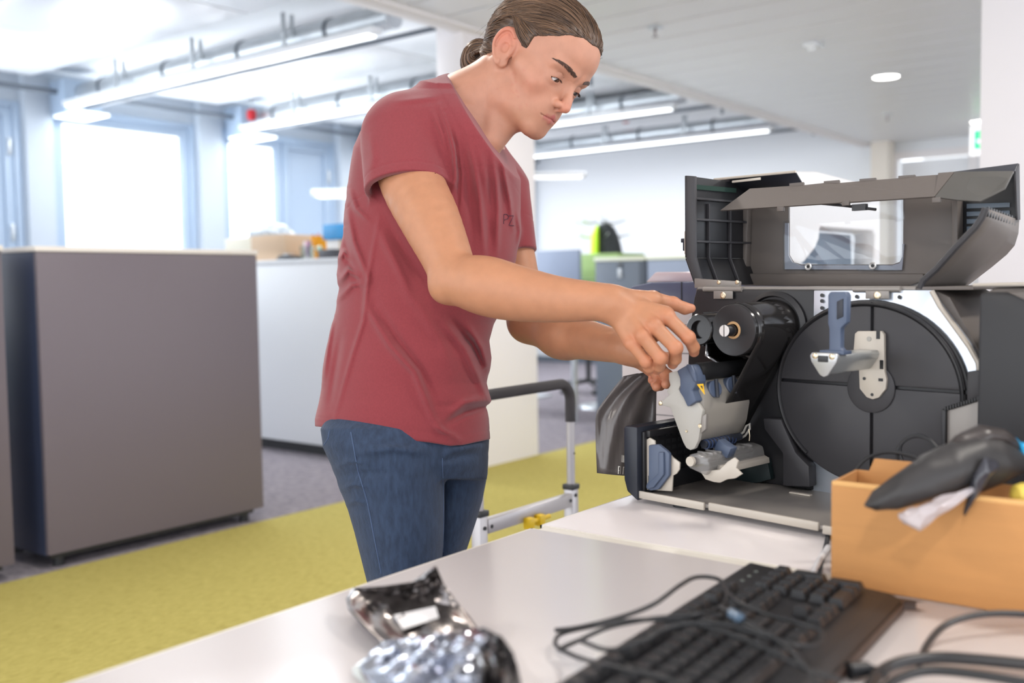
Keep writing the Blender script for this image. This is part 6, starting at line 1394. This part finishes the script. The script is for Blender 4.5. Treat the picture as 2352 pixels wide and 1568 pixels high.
m = MB(); q = Cb(735)[0]; m.box((q+.06, yy-.19, zc_), (q+.22, yy-.145, zc_+.055), .006); obj('tray', m, mat('tray_charcoal', (.05, .05, .06), .5), t)
m = MB(); q = Cb(725)[0]; m.ball((q+.09, yy-.165, zc_+.062), .02, 14); obj('green_lid', m, mat('pale_green', (.45, .62, .48), .3), t)
t = thing('stapler', 'flat black stapler lying between the carton and the orange cup', 'stapler', (Cb(672)[0], yy-.15, zc_))
q = Cb(668)[0]; m = MB(); m.prism([(q-.09, zc_), (q+.13, zc_), (q+.13, zc_+.022), (q-.05, zc_+.034), (q-.08, zc_+.02)], 1, yy-.17, yy-.12, .005); obj('body', m, M['black'], t)
m = MB(); m.box((q-.02, yy-.165, zc_+.032), (q+.04, yy-.125, zc_+.040), .003); obj('metal_plate', m, M['steel'], t)
# ================================================================= far office furniture
def lamp(name, label, a, b, d, zth, mt, pole_at):
    pa, pb = P(a[0], a[1], d=d), P(b[0], b[1], d=d); pb[2] = pa[2]
    t = thing(name, label, 'lamp', (float(pa[0]*(1-pole_at)+pb[0]*pole_at), float(pa[1]*(1-pole_at)+pb[1]*pole_at), 0))
    ax = unit(pb-pa); nx = np.array([-ax[1], ax[0], 0]); c = [pa-nx*.14, pb-nx*.14, pb+nx*.14, pa+nx*.14]; m = MB(); slab(m, [tuple(q) for q in c], (0, 0, zth), .01); obj('lamp_head', m, mt, t)
    m = MB(); slab(m, [tuple(q*.9+(pa+pb)/2*.1-np.array([0, 0, .004])) for q in c], (0, 0, .003)); obj('diffuser', m, mat('lamp_panel', (1, 1, 1), .4, emit=(1, .98, .95), estr=.7), t)
    pp = pa*(1-pole_at)+pb*pole_at; m = MB(); m.cyl((pp[0], pp[1], .01), (pp[0], pp[1], pp[2]), .018, seg=14); obj('pole', m, M['steel'], t)
    m = MB(); m.box((pp[0]-.18, pp[1]-.15, 0.001), (pp[0]+.18, pp[1]+.15, .014), .004); obj('foot', m, M['steel'], t)
lamp('floor_lamp', 'flat white uplighter head showing left of the person over the cabinet', (722, 452), (905, 452), 8.2, .05, mat('lamp_white', (.82, .82, .82), .4), .85)
lamp('floor_lamp', 'grey floor lamp head against the white wall, right of the column', (1195, 408), (1345, 406), 9.4, .035, mat('lamp_grey', (.55, .55, .55), .4), .08)
# cabinets at the back
yc = P(1367, 592, z=1.245)[1]
def back_cab(name, label, pxa, pxb, y_, h_, mt, door=True, dpt=.45):
    a = P(pxa, 620, y=y_)[0]; b = P(pxb, 620, y=y_)[0]; t = thing(name, label, 'cabinet', ((a+b)/2, y_+.2, 0), 'grey cabinets in the far office')
    m = MB(); m.box((a, y_, .05), (b, y_+dpt, h_-.025), .003); obj('body', m, mt, t)
    m = MB(); m.box((a-.005, y_-.01, h_-.025), (b+.005, y_+dpt, h_), .003); obj('top_board', m, mat('greenish_top', (.74, .78, .66), .4), t)
    m = MB(); m.box((a+.02, y_+.03, .006), (b-.02, y_+dpt-.02, .05)); obj('plinth', m, M['black'], t)
    return t, a, b
slate = mat('slate_door', srgb(104, 114, 128), .4); slate2 = mat('pale_slate_panel', srgb(138, 150, 172), .4)
t, a, b = back_cab('office_cabinet', 'slate grey cabinet with a lock and hanging key in the far office', 1367, 1480, 5.85, 1.245, slate)
q = P(1422, 607, y=5.84); m = MB(); m.lathe((q[0], 5.85, q[2]), (0, -1, 0), [(0, .022), (.012, .022), (.016, .016), (.016, 0)], 20); obj('lock', m, M['darkpipe'], t)
q = P(1422, 628, y=5.83); m = MB(); m.box((q[0]-.014, 5.834, q[2]-.03), (q[0]+.014, 5.838, q[2]+.035), .004); obj('key_tag', m, M['steel'], t)
m = MB(); m.box((b-.035, 5.845, .06), (b-.003, 5.852, 1.21)); obj('side_strip', m, mat('dark_slate', srgb(80, 88, 100), .4), t)
back_cab('office_cabinet', 'pale slate cabinet next to the one with the key, behind the printer cover', 1487, 1760, 5.85, 1.245, slate2)
t = thing('cabinet_stack', 'green shelf unit between the slate cabinet and the blue-grey screen', 'shelf', (P(1345, 600, y=6.6)[0], 6.7, 0))
a, b = P(1322, 600, y=6.6)[0], P(1420, 600, y=6.6)[0]; m = MB(); m.box((a, 6.6, .732), (b, 7.0, P(1345, 583, y=6.6)[2]), .004); obj('body', m, mat('leaf_green', srgb(150, 180, 110), .5), t)
for z_ in (.95, 1.1):
    m = MB(); m.box((a+.01, 6.594, z_), (b, 6.6, z_+.008)); obj('shelf_edge', m, mat('pale_green_edge', srgb(176, 198, 150), .5), t)
a, b = P(1200, 600, y=6.3)[0], P(1329, 600, y=6.3)[0]; m = MB(); zt5 = P(1290, 574, y=6.3)[2]; m.box((a, 6.3, .60), (b, 6.34, zt5), .004); sc1 = thing('desk_screen', 'blue-grey desk divider panel right of the white column', 'divider', ((a+b)/2, 6.32, 0)); obj('panel', m, slate2, sc1)
dsk = thing('desk', 'white desk behind the blue-grey divider in the far office', 'desk', ((a+b)/2, 6.8, 0))
for x_ in (a+.05, b-.08):
    m = MB(); m.box((x_, 6.30, .006), (x_+.03, 6.34, .60)); obj('foot', m, M['steel'], sc1)
m = MB(); m.box((a-.8, 6.35, .70), (b+.75, 7.1, .73), .003); obj('desk_top', m, M['white_lam'], dsk)
for x_ in (a-.7, b+.68):
    m = MB(); m.box((x_, 6.7, .006), (x_+.04, 6.74, .70)); obj('leg', m, M['steel'], dsk)
# jacket on a coat stand
cq = P(1388, 540, d=8.5)
t = thing('coat_stand', 'grey coat stand with curved arms against the far white wall', 'coat stand', (cq[0], cq[1], 0)); zt6 = P(1378, 500, d=8.5)[2]
m = MB(); m.cyl((cq[0]-.04, cq[1], .02), (cq[0]-.04, cq[1], zt6+.02), .02, seg=12); obj('pole', m, M['steel'], t)
m = MB(); m.lathe((cq[0]-.04, cq[1], .002), (0, 0, 1), [(0, 0), (0, .2), (.02, .19), (.025, 0)], 24); obj('foot', m, M['steel'], t)
for k in range(6):
    a_ = k*math.pi/3+.3
    for dz, ln_ in ((-.02, .22), (-.14, .26)):
        m = MB(); m.tube([(cq[0]-.04+ln_*s_*math.cos(a_), cq[1]+ln_*s_*math.sin(a_), zt6+dz-.03*math.sin(s_*3)) for s_ in (0, .33, .66, 1)], .008, 6); obj('arm', m, M['steel'], t)
t = thing('jacket', 'black jacket with neon yellow-green stripe hanging on the coat stand', 'jacket', (cq[0], cq[1], .9))
def hang(rows, y_, dy, mt, nm):
    G = []
    for (xa_, xb_, py) in rows:
        A_ = P(xa_, py, d=8.45); B_ = P(xb_, py, d=8.45); c = (A_+B_)/2; r_ = np.linalg.norm(B_-A_)/2; ax = unit(B_-A_); G.append([c+ax*r_*math.cos(q)+AF*(.12*math.sin(q)+y_) for q in np.linspace(0, 2*math.pi, 20, endpoint=False)])
    m = MB(); V_ = m.grid(G, closed_v=True); m.bm.faces.new(V_[0]); m.bm.faces.new(V_[-1][::-1]); obj(nm, m, mt, t, ang=60)
hang([(1375, 1402, 517), (1366, 1412, 524), (1360, 1420, 540), (1358, 1426, 560), (1358, 1432, 590), (1358, 1436, 660)], 0, .12, mat('jacket_black', (.03, .035, .04), .7, bump=.5, bscale=20), 'body')
hang([(1366, 1372, 522), (1357, 1374, 540), (1355, 1374, 562), (1355, 1374, 600), (1355, 1374, 660)], -.06, .1, mat('neon_green', srgb(190, 240, 30), .6), 'sleeve')
# office chair parts seen under the far desk
t = thing('office_chair', 'dark swivel chair base seen under the far desk through the arms', 'chair', (P(1340, 870, z=.05)[0], P(1340, 870, z=.05)[1], 0)); cc_ = P(1352, 890, z=.05)
for k in range(5):
    a_ = k*2*math.pi/5+.5; e_ = (cc_[0]+.28*math.cos(a_), cc_[1]+.28*math.sin(a_)); m = MB(); m.tube([(cc_[0], cc_[1], .12), (e_[0], e_[1], .085)], [.022, .014], 8); lg = obj('leg', m, M['black'], t)
    m = MB(); m.tube([(e_[0]-.02, e_[1], .032), (e_[0]+.02, e_[1], .032)], .028, 12); obj('caster', m, M['black'], lg)
m = MB(); m.cyl((cc_[0], cc_[1], .10), (cc_[0], cc_[1], .44), .025, seg=12); obj('gas_column', m, M['black'], t)
m = MB(); m.box((cc_[0]-.23, cc_[1]-.23, .44), (cc_[0]+.23, cc_[1]+.23, .51), .03); obj('seat', m, M['black'], t)
m = MB(); m.box((cc_[0]-.20, cc_[1]+.20, .55), (cc_[0]+.20, cc_[1]+.25, .98), .03); obj('backrest', m, M['black'], t)
m = MB(); m.box((cc_[0]-.03, cc_[1]+.18, .44), (cc_[0]+.03, cc_[1]+.23, .60), .01); obj('back_bar', m, M['black'], t)
